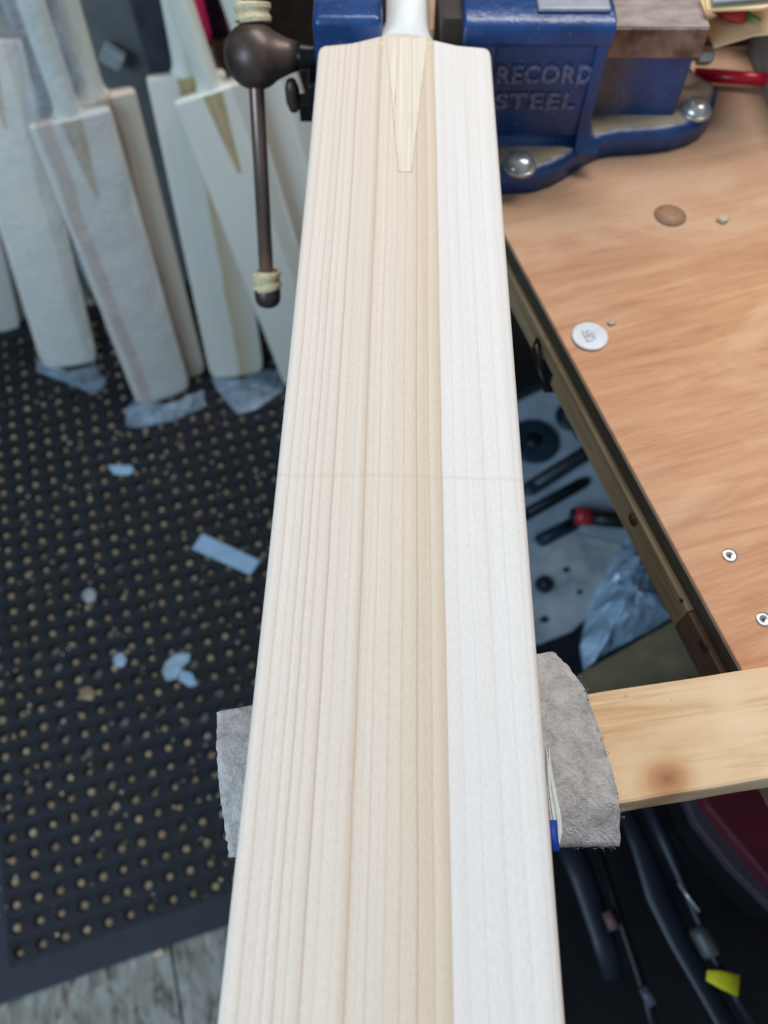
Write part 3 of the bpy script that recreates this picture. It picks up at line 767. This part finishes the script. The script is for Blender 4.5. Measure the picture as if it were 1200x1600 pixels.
# stain ring
p = at(1047, 337, BZ)
st = thing('ring_stain', 'dark round stain on the bench top in front of the vice', 'stain', p, 0)
obj('stain_rim', lathe([(.0098, 0), (.0110, .0003), (.0114, 0.0003), (.0117, 0)], 36), M['stain'], st)
obj('stain_centre', lathe([(.0100, 0), (.0099, .0004), (.0001, .0004)], 36), M['stain_in'], st)
flat_poly('wood_crumb', [(1120, 340), (1128, 333), (1138, 334), (1140, 341), (1132, 346)], BZ, .003, M['shaving'], 'pale wood crumb on the bench right of the ring stain', 'crumb', .0008)
flat_poly('wood_crumb', [(949, 503), (955, 497), (964, 499), (962, 505), (954, 507)], BZ, .0015, M['shaving'], 'tiny crumb on the bench just beyond the white disc', 'crumb', .0004)

# ------------------------------------------------------------------ vice
vice = thing('bench_vice', 'blue enamelled bench vice bolted to the workbench, gripping the bat handle', 'vice', (.10, .56, BZ))
VO = Vector((.10, .56, BZ))
def V(p): return Vector(p) - VO
def vobj(name, bm, mat, bevel=0, smooth=True, parent=None, segs=3):
    bmesh.ops.translate(bm, verts=bm.verts, vec=-VO)
    return obj(name, bm, mat, parent or vice, smooth, bevel, segs=segs)
out = [(700, 300), (785, 304), (812, 303), (837, 300), (860, 292), (879, 282), (899, 268), (917, 257), (934, 249), (955, 245), (985, 243), (1015, 241), (1045, 237), (1070, 230), (1090, 219), (1102, 205), (1109, 187), (1111, 168)]
fp = [at(x, y, BZ) for x, y in out]
fp = [(p.x, p.y) for p in fp] + [(.248, .60), (.235, .66), (-.02, .66), (-.02, .52)]
# foot: chamfered prism
bm = bmesh.new()
cx_, cy_ = .10, .57
rings = []
for inset, z in ((0, BZ), (0, BZ + .013), (.0015, BZ + .0165), (.005, BZ + .019), (.012, BZ + .0195)):
    ring = []
    n = len(fp)
    for i in range(n):
        a, b, c_ = Vector(fp[i - 1]), Vector(fp[i]), Vector(fp[(i + 1) % n])
        t_ = (c_ - a).normalized(); nn = Vector((t_.y, -t_.x))      # outward for ccw
        q_ = b - nn * inset
        ring.append(bm.verts.new((q_.x, q_.y, z)))
    rings.append(ring)
for i in range(len(rings) - 1):
    for k in range(len(fp)): bm.faces.new((rings[i][k], rings[i][(k + 1) % len(fp)], rings[i + 1][(k + 1) % len(fp)], rings[i + 1][k]))
bm.faces.new(list(reversed(rings[0]))); bm.faces.new(rings[-1])
bmesh.ops.recalc_face_normals(bm, faces=bm.faces)
vobj('foot', bm, M['blue'])
FT = BZ + .0195
# fixed body with framed front panel
bx0, bx1, by0, by1, bz1 = .0520, .1475, .5075, .60, 1.002
bm = bmesh.new()
bm_box(bm, bx0, bx1, by0 + .004, by1, FT - .004, bz1 - .002)
vobj('body_core', bm, M['blue'], .003, smooth=False)
# frame: top lip, left pillar, right rib
prof = [(by0 - .001, bz1 - .016), (by0 - .004, bz1 - .010), (by0 - .003, bz1 - .003), (by0 + .002, bz1 + .001), (by0 + .014, bz1 + .002), (by1, bz1 + .002), (by1, bz1 - .016)]
bm = bmesh.new(); a = [bm.verts.new((bx0 - .001, y, z)) for y, z in prof]; b = [bm.verts.new((bx1 + .001, y, z)) for y, z in prof]
bm.faces.new(a); bm.faces.new(list(reversed(b)))
for k in range(len(prof)): bm.faces.new((a[k], b[k], b[(k + 1) % len(prof)], a[(k + 1) % len(prof)]))
bmesh.ops.recalc_face_normals(bm, faces=bm.faces)
vobj('top_lip', bm, M['blue'], .002)
bm = box(bx0 - .0005, .0740, by0 - .001, by0 + .01, FT - .002, bz1 - .006); vobj('side_rib', bm, M['blue'], .0035)
# right edge flares at the foot
bm = bmesh.new(); rr = []
for z, f in ((FT - .003, .010), (FT + .003, .005), (FT + .010, .0015), (FT + .018, 0), (bz1 - .004, 0)):
    rr.append([bm.verts.new(v) for v in ((bx1 - .008, by0 + .001 - f * .8, z), (bx1 + .0005 + f, by0 + .001 - f * .8, z), (bx1 + .0005 + f, by1 - .01, z), (bx1 - .008, by1 - .01, z))])
for i in range(4):
    for k in range(4): bm.faces.new((rr[i][k], rr[i][(k + 1) % 4], rr[i + 1][(k + 1) % 4], rr[i + 1][k]))
bm.faces.new(rr[0]); bm.faces.new(rr[-1]); bmesh.ops.recalc_face_normals(bm, faces=bm.faces)
vobj('side_rib', bm, M['blue'], .0015)
# worn steel patch on the top
vobj('jaw_plate', box(.098, .1445, by0 + .006, by1 - .004, bz1 + .0015, bz1 + .0045), M['steel_lav'], .002)
# fillet to foot at front
bm = bmesh.new(); pr_ = [(.001, 0), (-.007, 0), (-.0035, .0012), (-.001, .0035), (.001, .008)]
a = [bm.verts.new((bx0, by0 + .004 + y, FT - .0005 + z)) for y, z in pr_]; b = [bm.verts.new((bx1, by0 + .004 + y, FT - .0005 + z)) for y, z in pr_]
bm.faces.new(a); bm.faces.new(list(reversed(b)))
for k in range(5): bm.faces.new((a[k], b[k], b[(k + 1) % 5], a[(k + 1) % 5]))
bmesh.ops.recalc_face_normals(bm, faces=bm.faces); vobj('foot_fillet', bm, M['blue'])
# raised lettering
def lettering(txt, x0, zc, w, h):
    cu = bpy.data.curves.new('lettering', 'FONT'); cu.body = txt; cu.size = .02; cu.extrude = .0011; cu.bevel_depth = .0004; cu.offset = .0005; cu.space_character = 1.16
    o = bpy.data.objects.new('tmp', cu); C.objects.link(o); dg = bpy.context.evaluated_depsgraph_get(); dg.update()
    me = bpy.data.meshes.new_from_object(o.evaluated_get(dg)); bpy.data.objects.remove(o)
    xs = [v.co.x for v in me.vertices]; ys = [v.co.y for v in me.vertices]
    sx, sy = w / (max(xs) - min(xs)), h / (max(ys) - min(ys))
    for v in me.vertices:
        x = x0 + (v.co.x - min(xs)) * sx; z = zc - h / 2 + (v.co.y - min(ys)) * sy; y = by0 + .0036 - v.co.z
        v.co = Vector((x, y, z)) - VO
    me.materials.clear(); me.materials.append(M['letter_blue']); me.update()
    ob = bpy.data.objects.new('raised_lettering', me); C.objects.link(ob); ob.parent = vice
    bmx = bmesh.new(); bmx.from_mesh(me); bmesh.ops.recalc_face_normals(bmx, faces=bmx.faces); bmx.to_mesh(me); bmx.free()
    ob['label'] = 'raised blue letters reading ' + txt
lettering('RECORD', .0765, .9655, .0655, .0128)
lettering('STEEL', .0772, .9465, .0575, .0122)
# rear block: blue web, brown steel anvil on top
bm = box(bx1 - .002, .2195, .5425, .62, FT - .003, .9600); vobj('anvil_web', bm, M['blue'], .002)
bm = box(bx1 - .004, .2225, .5400, .64, .9585, .9790); vobj('anvil', bm, M['steel_brown'], .0012)
bm = box(bx1 - .003, .2222, .5415, .64, .9785, .9800); vobj('anvil_face', bm, M['steel_top'], .0005)
# moving jaw left of the handle
bm = bmesh.new()
pts = [(-.0465, .5135), (-.001, .5135), (-.001, .60), (-.0465, .60)]
vobj('moving_jaw', prism(pts, .925, 1.000), M['blue'], .005, segs=4)
vobj('slide', box(-.055, .06, .53, .575, .918, .945), M['black_iron'], .002)
vobj('jaw_liner', box(.0375, .0530, .5170, .60, .93, .9985), M['dark_wood'], .001)
vobj('jaw_liner', box(-.0045, .0015, .5400, .60, .93, .9985), M['dark_wood'], .001)
# screw boss: pear-shaped head tapering into the dark screw neck
bc = at_Y(398, 88, .55)
prof = []
for i in range(15):
    t_ = math.pi * (i / 14) * .74; prof.append((max(.0005, .0215 * math.sin(t_)), -.0215 * math.cos(t_)))
prof += [(.0135, .019), (.0110, .025), (.0092, .031)]
vobj('screw_head', lathe(prof, 28, 'X', loc=bc), M['dark_iron'])
vobj('screw_neck', lathe([(.0092, .030), (.0088, .034), (.0078, .040), (.0078, .075)], 20, 'X', loc=bc), M['black_iron'])
# stop lug hanging below the neck
lg = at_Y(455, 128, .548)
bm = lathe([(.0005, -.014), (.0035, -.012), (.0055, -.005), (.0055, .005), (.0035, .011), (.0005, .013)], 14, 'Z', loc=(lg.x, lg.y, lg.z - .010))
vobj('lock_lug', bm, M['dark_iron'])
vobj('lug_bracket', box(lg.x + .004, lg.x + .022, .545, .560, lg.z - .030, lg.z - .016), M['black_iron'], .001)
# tommy bar
be = at_depth(418, 458, .615); bd = (be - bc).normalized(); bt = bc - bd * .042
bm = tube([bt, bc, be], .0056, 16); vobj('tommy_bar', bm, M['bar_steel'])
def ball_end(pos, d, r):
    bm = bmesh.new(); pts = [pos + d * r * k for k in (-1.0, -.9, -.5, 0, .5, .85, 1.0)]
    return tube(pts, [r * k for k in (.7, .9, 1.0, 1.0, .95, .7, .35)], 18)
vobj('bar_end', ball_end(be + bd * .001, bd, .0105), M['dark_iron'])
vobj('bar_end', ball_end(bt, bd, .0095), M['dark_iron'])
def twine(pos, d, r, L_, turns, tilt=0):
    a = d.orthogonal().normalized(); b = d.cross(a); pts = []
    n = int(turns * 16)
    for i in range(n + 1):
        t_ = i / n; th = 2 * math.pi * turns * t_; rr_ = r + .0009 * math.sin(t_ * 9)
        pts.append(pos + d * (L_ * (t_ - .5) + tilt * math.cos(th)) + (a * math.cos(th) + b * math.sin(th)) * rr_)
    return tube(pts, .00125, 6)
vobj('twine_wrap', twine(be - bd * .010, bd, .0098, .012, 7, .002), M['twine'])
vobj('twine_core', tube([be - bd * .016, be - bd * .004], .0092, 14), M['twine'])
vobj('twine_wrap', twine(bc - bd * .0265, bd, .0112, .011, 7, .001), M['twine'])
vobj('twine_core', tube([bc - bd * .032, bc - bd * .021], .0105, 14), M['twine'])
# bolts
for (x, y) in ((812, 256), (1087, 170)):
    p = at(x, y, FT + .002); bb = bpy.data.objects.new('bolt', None); C.objects.link(bb); bb.parent = vice; bb.location = Vector((p.x, p.y, FT)) - VO
    obj('washer', lathe([(.0001, -.001), (.0122, -.001), (.0122, .0012), (.0118, .0018), (.0001, .0018)], 28), M['zinc'], bb)
    obj('dome_head', lathe([(.0112, .0018), (.0112, .0026), (.0100, .0050), (.0078, .0072), (.0045, .0086), (.0001, .0090)], 28), M['zinc'], bb)
p = at_Y(1101, 88, .585)
vobj('nut', lathe([(.0001, -.006), (.006, -.006), (.0065, -.002), (.0065, .002), (.005, .006), (.0001, .006)], 6, 'X', loc=p), M['zinc'], .0008)
vobj('nut_stud', tube([p, Vector((.2, p.y, p.z))], .003, 8), M['zinc'])

# ------------------------------------------------------------------ clutter on the bench beyond the vice
a, b = at(1092, 117, BZ + .0085), at(1215, 126, BZ + .0085); d = b - a
tb = thing('red_tube', 'glossy red tube lying on the bench behind the vice', 'tube', (a + d * .5) - Vector((0, 0, .006)))
hd = d * .5
obj('tube_body', tube([-hd * 1.12 + Vector((0, 0, .006)), hd * 1.6 + Vector((0, 0, .006))], .0050, 16), M['red_tube'], tb)
# manila card pieces
def card(name, pix, z, tilt, mat, label, cat, curl=.004):
    ps = [at(x, y, z) for x, y in pix]; c = sum(ps, Vector()) / len(ps); bm = bmesh.new()
    q = [p - c for p in ps]
    a = [bm.verts.new((v.x, v.y, curl * math.sin(v.x * 60))) for v in q]; b = [bm.verts.new((v.co.x, v.co.y, v.co.z - .0015)) for v in a]
    bm.faces.new(a); bm.faces.new(b)
    for k in range(len(a)): bm.faces.new((a[k], a[(k + 1) % len(a)], b[(k + 1) % len(a)], b[k]))
    bmesh.ops.recalc_face_normals(bm, faces=bm.faces)
    return tag(obj(name, bm, mat, None, smooth=False, loc=c), label, cat)
tag(obj('grey_box', box(-.09, .14, 0, .12, 0, .060), M['brown'], None, smooth=False, bevel=.004, loc=(.335, .665, BZ)), 'brown box in shadow under the manila packets behind the vice', 'box')
card('manila_packet', [(1090, -30), (1240, -40), (1240, 50), (1180, 54), (1118, 70), (1104, 46)], BZ + .068, 0, M['manila'], 'manila paper packet with a red item and green strip on it', 'packet', .001)
card('manila_sheet', [(1096, -40), (1240, -60), (1240, 4), (1190, 13), (1150, 12), (1106, 13)], BZ + .092, 0, M['manila'], 'upper manila sheet at the top right corner of the photo', 'paper', .001)
card('grey_sheet', [(1112, -50), (1240, -60), (1235, -6), (1115, 1)], BZ + .096, 0, M['greycard'], 'grey sheet resting on the upper manila sheet', 'paper', .001)
tag(obj('packet_stack', box(-.05, .09, .0, .06, 0, .0215), M['greycard'], None, smooth=False, loc=(.36, .67, BZ + .0695)), 'grey wad of paper holding up the top manila sheet', 'paper')
p = at(1144, 22, BZ + .073)
tag(obj('red_capsule', tube([Vector((-.006, .010, 0)), Vector((0, 0, 0)), Vector((.008, -.005, 0))], [.0085, .0085, .006], 14, flat=.5), M['red_print'], None, loc=p), 'small red wrapped item on the manila packet', 'packet item')
p = at(1168, 22, BZ + .071)
tag(obj('green_strip', tube([Vector((-.004, .012, 0)), Vector((0, 0, 0)), Vector((.008, -.008, 0))], [.0045, .0035, .0008], 8, flat=.4), M['green'], None, loc=p), 'green pointed strip beside the red item on the manila packet', 'strip')
p = at(1196, 180, BZ)  # plain dark grey block over the right side of the bench top
tag(obj('dark_block', box(0, .12, -.03, .10, 0, .035), M['charcoal'], None, smooth=False, bevel=.003, loc=(p.x + .004, p.y - .01, BZ)), 'dark grey block at the right photo edge on the bench', 'case')

# ------------------------------------------------------------------ pine timber, felt, cord
TT = .9335
t1, t2 = at(1200, 1040, TT), at(915, 1084, TT); td = (t1 - t2); TA = math.atan2(td.y, td.x)
b2 = at(1200, 1218, TT)
wid = abs((b2 - t1).dot(Vector((-math.sin(TA), math.cos(TA), 0))))
tc_ = t2 - Vector((math.cos(TA), math.sin(TA), 0)) * .0
timb = thing('pine_timber', 'knotty pine batten laid across the bench edge, propping the bat', 'timber', (t2.x, t2.y, BZ), TA)
bm = bmesh.new(); n = 40; x0, x1 = -.150, .34
sec = [(0, 0), (0, TT - BZ), (-wid, TT - BZ), (-wid, 0)]
rings = [[bm.verts.new((x0 + (x1 - x0) * i / n, y + .0006 * noise.noise(Vector((i * .4, y * 50, 0))), z)) for y, z in sec] for i in range(n + 1)]
for i in range(n):
    for k in range(4): bm.faces.new((rings[i][k], rings[i][(k + 1) % 4], rings[i + 1][(k + 1) % 4], rings[i + 1][k]))
bm.faces.new(rings[0]); bm.faces.new(rings[-1]); bmesh.ops.recalc_face_normals(bm, faces=bm.faces)
obj('plank', bm, M['pine'], timb, smooth=False, bevel=.0016)
print('timber width', wid)

# felt pad: draped strip, outline measured at felt height
FZT = .9375
def felt_at(x, y): return at(x, y, FZT)
top_e = [(340, 1104), (500, 1070), (700, 1040), (845, 1016), (868, 1010)]
bot_e = [(350, 1345), (500, 1345), (700, 1335), (865, 1327), (978, 1318)]
left_e = [(334, 1106), (338, 1180), (345, 1260), (357, 1338)]
right_e = [(868, 1010), (893, 1033), (915, 1078), (940, 1145), (962, 1220), (972, 1270), (978, 1318)]
def interp(pl, t):
    k = t * (len(pl) - 1); i = min(int(k), len(pl) - 2); f = k - i
    return (pl[i][0] * (1 - f) + pl[i + 1][0] * f, pl[i][1] * (1 - f) + pl[i + 1][1] * f)
bm = bmesh.new(); nu, nv = 60, 34; G = []
cF = felt_at(650, 1180)
for s_ in (0, 1):
    g = []
    for j in range(nv + 1):
        r_ = []
        for i in range(nu + 1):
            u, v = i / nu, j / nv
            a = interp(left_e, v); b = interp(right_e, v)
            x, y = a[0] * (1 - u) + b[0] * u, a[1] * (1 - u) + b[1] * u
            p = felt_at(x, y)
            # sag in front of and behind the timber, and past its left end
            q = p - Vector((t2.x, t2.y, 0)); ly = -q.x * math.sin(TA) + q.y * math.cos(TA)
            sag = 0
            if ly < -wid: sag += min(.012, (-wid - ly) * .5)
            if ly > 0: sag += min(.006, ly * .4)
            nz = noise.noise(Vector((p.x * 60, p.y * 60, 1))) * .0010 + noise.noise(Vector((p.x * 200, p.y * 200, 4))) * .0005
            edge = .0006 * noise.noise(Vector((x * .2, y * .2, 3)))
            r_.append(bm.verts.new((p.x - cF.x + edge, p.y - cF.y + edge, (0 if s_ else -.0036) - sag + (nz - .0008 if s_ else 0))))
        g.append(r_)
    G.append(g)
for s_ in (0, 1):
    for j in range(nv):
        for i in range(nu): bm.faces.new((G[s_][j][i], G[s_][j][i + 1], G[s_][j + 1][i + 1], G[s_][j + 1][i]))
for j in range(nv):
    for i in (0, nu): bm.faces.new((G[0][j][i], G[0][j + 1][i], G[1][j + 1][i], G[1][j][i]))
for i in range(nu):
    for j in (0, nv): bm.faces.new((G[0][j][i], G[0][j][i + 1], G[1][j][i + 1], G[1][j][i]))
bmesh.ops.recalc_face_normals(bm, faces=bm.faces)
felt = tag(obj('felt_pad', bm, M['felt'], None, loc=cF), 'grey felt pad draped over the pine timber under the bat', 'felt pad')
# fuzzy edge fibres
bm = bmesh.new(); rnd = random.Random(4)
for k in range(40):
    e = rnd.choice((left_e, right_e, right_e, [(880, 1325), (978, 1318)])); t_ = rnd.uniform(.25, 1); x, y = interp(e, t_)
    p = felt_at(x, y); dx = -1 if e is left_e else 1
    dv = Vector((dx * rnd.uniform(.3, 1), rnd.uniform(-1, .6), rnd.uniform(-.2, .5))).normalized() * rnd.uniform(.0006, .0018)
    zz = -.009 if y > 1300 else 0
    tube([p - cF + Vector((-dx * .001, 0, -.001 + zz)), p - cF + dv * .6 + Vector((0, 0, zz)), p - cF + dv + Vector((0, rnd.uniform(-.0008, .0008), zz))], .00009, 3, bm)
o = obj('edge_fibres', bm, M['felt'], felt); o['kind'] = 'stuff'
# bundle of white cord strands between bat and felt
cp_ = [(857, 1170), (861, 1205), (868, 1240), (875, 1275), (877, 1300), (871, 1326)]
cordr = thing('string_bundle', 'bundle of white strings hanging beside the bat over the felt', 'string', at(870, 1320, .945))
for k in range(5):
    pts = [at(x - 0.5 - k * 3.4 * min(1, max(0.15, (y - 1170) / 90)) * (1 if y < 1310 else .6), y, .9425 + .0006 * (k % 2)) - cordr.location for x, y in cp_]
    sm = []
    for i in range(len(pts) - 1):
        for f in (0, .33, .66): sm.append(pts[i].lerp(pts[i + 1], f))
    sm.append(pts[-1]); obj('strand', tube(sm, .00066, 6), M['cord'], cordr)
tag(obj('blue_tape', tube([at(862, 1282, .944) - at(864, 1310, .944), Vector((0, 0, 0)), at(867, 1330, .944) - at(864, 1310, .944)], .0022, 8), M['blue_tape'], None, loc=at(864, 1310, .944)), 'bright blue tape scrap wedged beside the bat edge below the string', 'tape')

# ------------------------------------------------------------------ shelf under the bench and what lies on it
SZ = .30
shelf = tag(obj('lower_shelf', box(-.02, .62, -.42, .80, SZ - .02, SZ), M['navy_pl'], None, smooth=False, bevel=.002, loc=(e2.x, e2.y, 0)), 'dark lower shelf under the workbench holding tools and bags', 'shelf')
shelf.rotation_euler = (0, 0, BA)
sp0 = SZ + .001
flat_poly('foam_tray', [(700, 690), (812, 612), (868, 586), (900, 560), (1010, 700), (1012, 800), (985, 850), (700, 860)], SZ, .006, M['foam'], 'slate blue foam sheet on the lower shelf under dark tools', 'foam sheet', .002)
flat_poly('grey_rag', [(700, 862), (810, 850), (900, 830), (975, 850), (950, 930), (930, 955), (895, 985), (845, 1005), (800, 1010), (700, 1000)], SZ, .008, M['foam2'], 'mottled grey cloth on the lower shelf nearer than the foam sheet', 'cloth', .003)
def disc_on(name, x, y, rpx, z, th, mat, label, cat, inner=None):
    p = at(x, y, z); D = (Vector((0, 0, CAMZ)) - p).dot(Vector((0, -cp, sp))); r = rpx / FPX * D
    root = thing(name, label, cat, (p.x, p.y, z))
    obj('body', lathe([(r * .96, 0), (r, th * .3), (r, th * .7), (r * .94, th), (r * .5, th * .8), (.0001, th * .8)], 32), mat, root)
    if inner: obj('hub', lathe([(r * .3, th * .6), (r * .3, th * 1.2), (.0001, th * 1.2)], 18), inner, root)
    return root
disc_on('sanding_disc', 832, 692, 40, SZ + .006, .008, M['teal_dark'], 'large dark round disc on the blue foam sheet under the bench', 'disc', M['black_pl'])
disc_on('small_wheel', 849, 915, 14, SZ + .008, .006, M['teal_dark'], 'small dark teal wheel on the mottled grey cloth', 'wheel', M['tool_grey'])
def ring(name, x, y, rpx, z, tube_r, mat, label, cat, sq=1.0):
    p = at(x, y, z); r = rpx / FPX * 1.12; pts = [Vector((r * math.cos(t), r * sq * math.sin(t), tube_r)) for t in [2 * math.pi * k / 20 for k in range(20)]]
    return tag(obj(name, tube(pts + [pts[0]], tube_r, 8, cap=False), mat, None, loc=p), label, cat)
ring('metal_ring', 888, 655, 17, SZ + .006, .006, M['teal_dark'], 'dark ring on the foam sheet beside the bench batten', 'ring', 1.2)
ring('metal_ring', 912, 672, 16, SZ + .006, .005, M['teal_dark'], 'second dark ring lower right, half under the bench batten', 'ring', 1.3)
def long_tool(name, a, b, wpx, z, mats, label, cat):
    pa, pb = at(*a, z), at(*b, z); wr_ = wpx / FPX * 1.12 / 2; root = thing(name, label, cat, pa); d = pb - pa
    obj('body', tube([Vector((0, 0, wr_ * .5)), d * .06 + Vector((0, 0, wr_ * .5)), d * .9 + Vector((0, 0, wr_ * .5)), d + Vector((0, 0, wr_ * .5))], [wr_ * .6, wr_, wr_, wr_ * .55], 12, flat=.5), mats[0], root)
    obj('insert', tube([d * .12 + Vector((0, 0, wr_ * .8)), d * .85 + Vector((0, 0, wr_ * .8))], wr_ * .45, 8, flat=.6), mats[1], root)
    return root
long_tool('rasp', (818, 772), (948, 690), 26, SZ + .006, (M['teal_dark'], M['tool_grey']), 'dark rasp with a grey centre lying across the foam sheet', 'rasp')
long_tool('file', (810, 812), (918, 752), 20, SZ + .006, (M['black_pl'], M['teal_dark']), 'thin dark file below the rasp on the foam sheet', 'file')
long_tool('plane_iron', (838, 850), (900, 818), 22, SZ + .008, (M['teal_dark'], M['teal_dark']), 'short dark teal tool left of the red-banded handle', 'tool')
pa, pb = at(888, 812, SZ + .010), at(992, 822, SZ + .010); kn = thing('knife', 'black tool handle with a bright red band on the lower shelf', 'knife', pa); d = pb - pa
obj('blade_guard', tube([Vector((0, 0, .012)), d * .08 + Vector((0, 0, .012))], [.010, .013], 12), M['black_pl'], kn)
obj('red_band', tube([d * .06 + Vector((0, 0, .013)), d * .30 + Vector((0, 0, .013))], .0125, 14), M['red'], kn)
obj('grip', tube([d * .30 + Vector((0, 0, .012)), d * .6 + Vector((0, 0, .012)), d * 1.3 + Vector((0, 0, .012))], [.0105, .0115, .009], 12), M['black_pl'], kn)
for (x, y, r) in ((884, 890, 6), (850, 968, 8), (905, 925, 5)):
    flat_poly('metal_scrap', [(x - r, y), (x, y - r * .7), (x + r, y), (x + r * .4, y + r * .6)], SZ + .008, .003, M['teal_dark'], {884: 'dark scrap on the grey cloth above the small wheel', 850: 'dark scrap on the grey cloth below the small wheel', 905: 'dark scrap on the grey cloth right of the small wheel'}[x], 'scrap')
crumple('blue_bag', [(985, 838), (1012, 862), (1040, 920), (1060, 960), (1010, 990), (950, 1020), (912, 1048), (905, 1010), (918, 950), (945, 895)], SZ + .02, .060, M['bag_blue'], 'blue translucent plastic bag bunched on the lower shelf under the bench edge', 'bag', 21, 14)
flat_poly('cardboard_box', [(905, 1052), (1060, 965), (1130, 1080), (1140, 1180), (880, 1180)], SZ, .05, M['card'], 'olive brown cardboard box on the lower shelf beyond the pine timber', 'box', .003)
flat_poly('black_slab', [(760, 470), (835, 470), (905, 555), (868, 584), (812, 610), (740, 660)], SZ, .035, M['black_pl'], 'black slab at the far end of the lower shelf beside the bat', 'slab', .006)  # plain black slab filling the far end of the shelf
# added black tote stands in for deep shade; long dark tools lie in it
ta, tb_ = at(865, 1240, .42), at(1300, 1700, .42)
tote = thing('shade_tote', 'open black tote added as deep shade under the pine timber, holding long dark tools', 'tote', (.26, -.06, 0), BA)
bm = bmesh.new()
bm_box(bm, -.16, .30, -.26, .26, .30, .306); bm_box(bm, -.16, -.155, -.26, .26, .30, .40); bm_box(bm, .295, .30, -.26, .26, .30, .40); bm_box(bm, -.155, .295, .255, .26, .30, .40); bm_box(bm, -.155, .295, -.26, -.255, .30, .40)
obj('shell', bm, M['black_pl'], tote, smooth=False)
obj('rim', tube([Vector((-.16, -.26, .40)), Vector((-.16, .26, .40)), Vector((.30, .26, .40)), Vector((.30, -.26, .40)), Vector((-.16, -.26, .40))], .006, 8), M['black_pl'], tote)
def lying(name, pix, wpx, z, mat, label, cat, flat=.4):
    D = (CAMZ - z) / 1.12; pts = [at(x, y, z) for x, y in pix]; o = pts[0].copy()
    rads = [w_ / FPX * D / 2 for w_ in (wpx if isinstance(wpx, (list, tuple)) else [wpx] * len(pts))]
    bm = tube([p - o for p in pts], rads, 12, flat=flat); return tag(obj(name, bm, mat, None, loc=o), label, cat)
lying('flat_lever', [(965, 1240), (1000, 1320), (1028, 1400), (1060, 1470), (1100, 1540), (1140, 1610), (1170, 1680)], [26, 34, 44, 36, 34, 34, 34], .44, M['navy_pl'], 'long flat slate grey lever slanting down below the pine timber', 'lever')
lying('black_hose', [(1000, 1230), (1040, 1320), (1068, 1385), (1092, 1440), (1112, 1490), (1145, 1550), (1185, 1620)], [26, 24, 15, 14, 14, 14, 14], .46, M['navy_pl'], 'thin black hose right of the slate lever, through a metal sleeve', 'hose', 1.0)
lying('metal_sleeve', [(1088, 1448), (1094, 1458), (1110, 1488), (1113, 1494)], [26, 30, 30, 26], .462, M['tool_grey'], 'grey metal sleeve with a bright glint on the thin hose', 'sleeve', 1.0)
lying('hose_glint', [(1060, 1380), (1092, 1424)], [5, 5], .475, M['zinc'], 'thin bright strip standing in for the highlight on the hose', 'highlight', 1.0)  # thin bright piece modelled as the shiny highlight along the hose
lying('yellow_label', [(1104, 1524), (1125, 1530), (1154, 1540)], [14, 24, 30], .472, M['yellow'], 'bright yellow label on the dark tools at the lower right', 'label', .15)
lying('dark_bar', [(875, 1290), (910, 1370), (940, 1460), (958, 1530)], [46, 44, 40, 34], .40, M['navy_pl'], 'wide dark navy handle nearest the bat below the felt', 'handle', .5)
lying('dark_bar', [(935, 1330), (970, 1440), (1010, 1560), (1030, 1640)], [14, 14, 16, 20], .41, M['black_pl'], 'thin black handle with pinkish band beside the wide navy one', 'handle', .8)
lying('pink_band', [(948, 1424), (960, 1452)], [18, 18], .4185, M['pinkbrown'], 'small dusky pink band on the thin black handle', 'band', .8)
lying('grey_ferrule', [(1004, 1542), (1020, 1570)], [17, 17], .4185, M['slate'], 'small slate ferrule low on the thin black handle', 'ferrule', .8)
# maroon case
def local_outline(pix, z, c):
    q = [at(x, y, z) - c for x, y in pix]; q = [(p.x, p.y) for p in q]
    if sum(q[i][0] * q[(i + 1) % len(q)][1] - q[(i + 1) % len(q)][0] * q[i][1] for i in range(len(q))) < 0: q.reverse()
    return q
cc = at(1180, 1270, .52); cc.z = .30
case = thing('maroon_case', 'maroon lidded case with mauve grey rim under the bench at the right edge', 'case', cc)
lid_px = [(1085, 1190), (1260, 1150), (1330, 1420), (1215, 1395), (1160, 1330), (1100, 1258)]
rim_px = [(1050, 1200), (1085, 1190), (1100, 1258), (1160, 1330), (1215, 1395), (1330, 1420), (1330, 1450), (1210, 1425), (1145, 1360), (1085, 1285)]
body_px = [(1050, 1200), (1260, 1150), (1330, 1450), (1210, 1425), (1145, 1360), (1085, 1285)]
obj('body', prism(local_outline(body_px, .505, cc), 0, .190), M['black_pl'], case, smooth=False)  # body coloured black as shade on the case sides; only the lid stays maroon
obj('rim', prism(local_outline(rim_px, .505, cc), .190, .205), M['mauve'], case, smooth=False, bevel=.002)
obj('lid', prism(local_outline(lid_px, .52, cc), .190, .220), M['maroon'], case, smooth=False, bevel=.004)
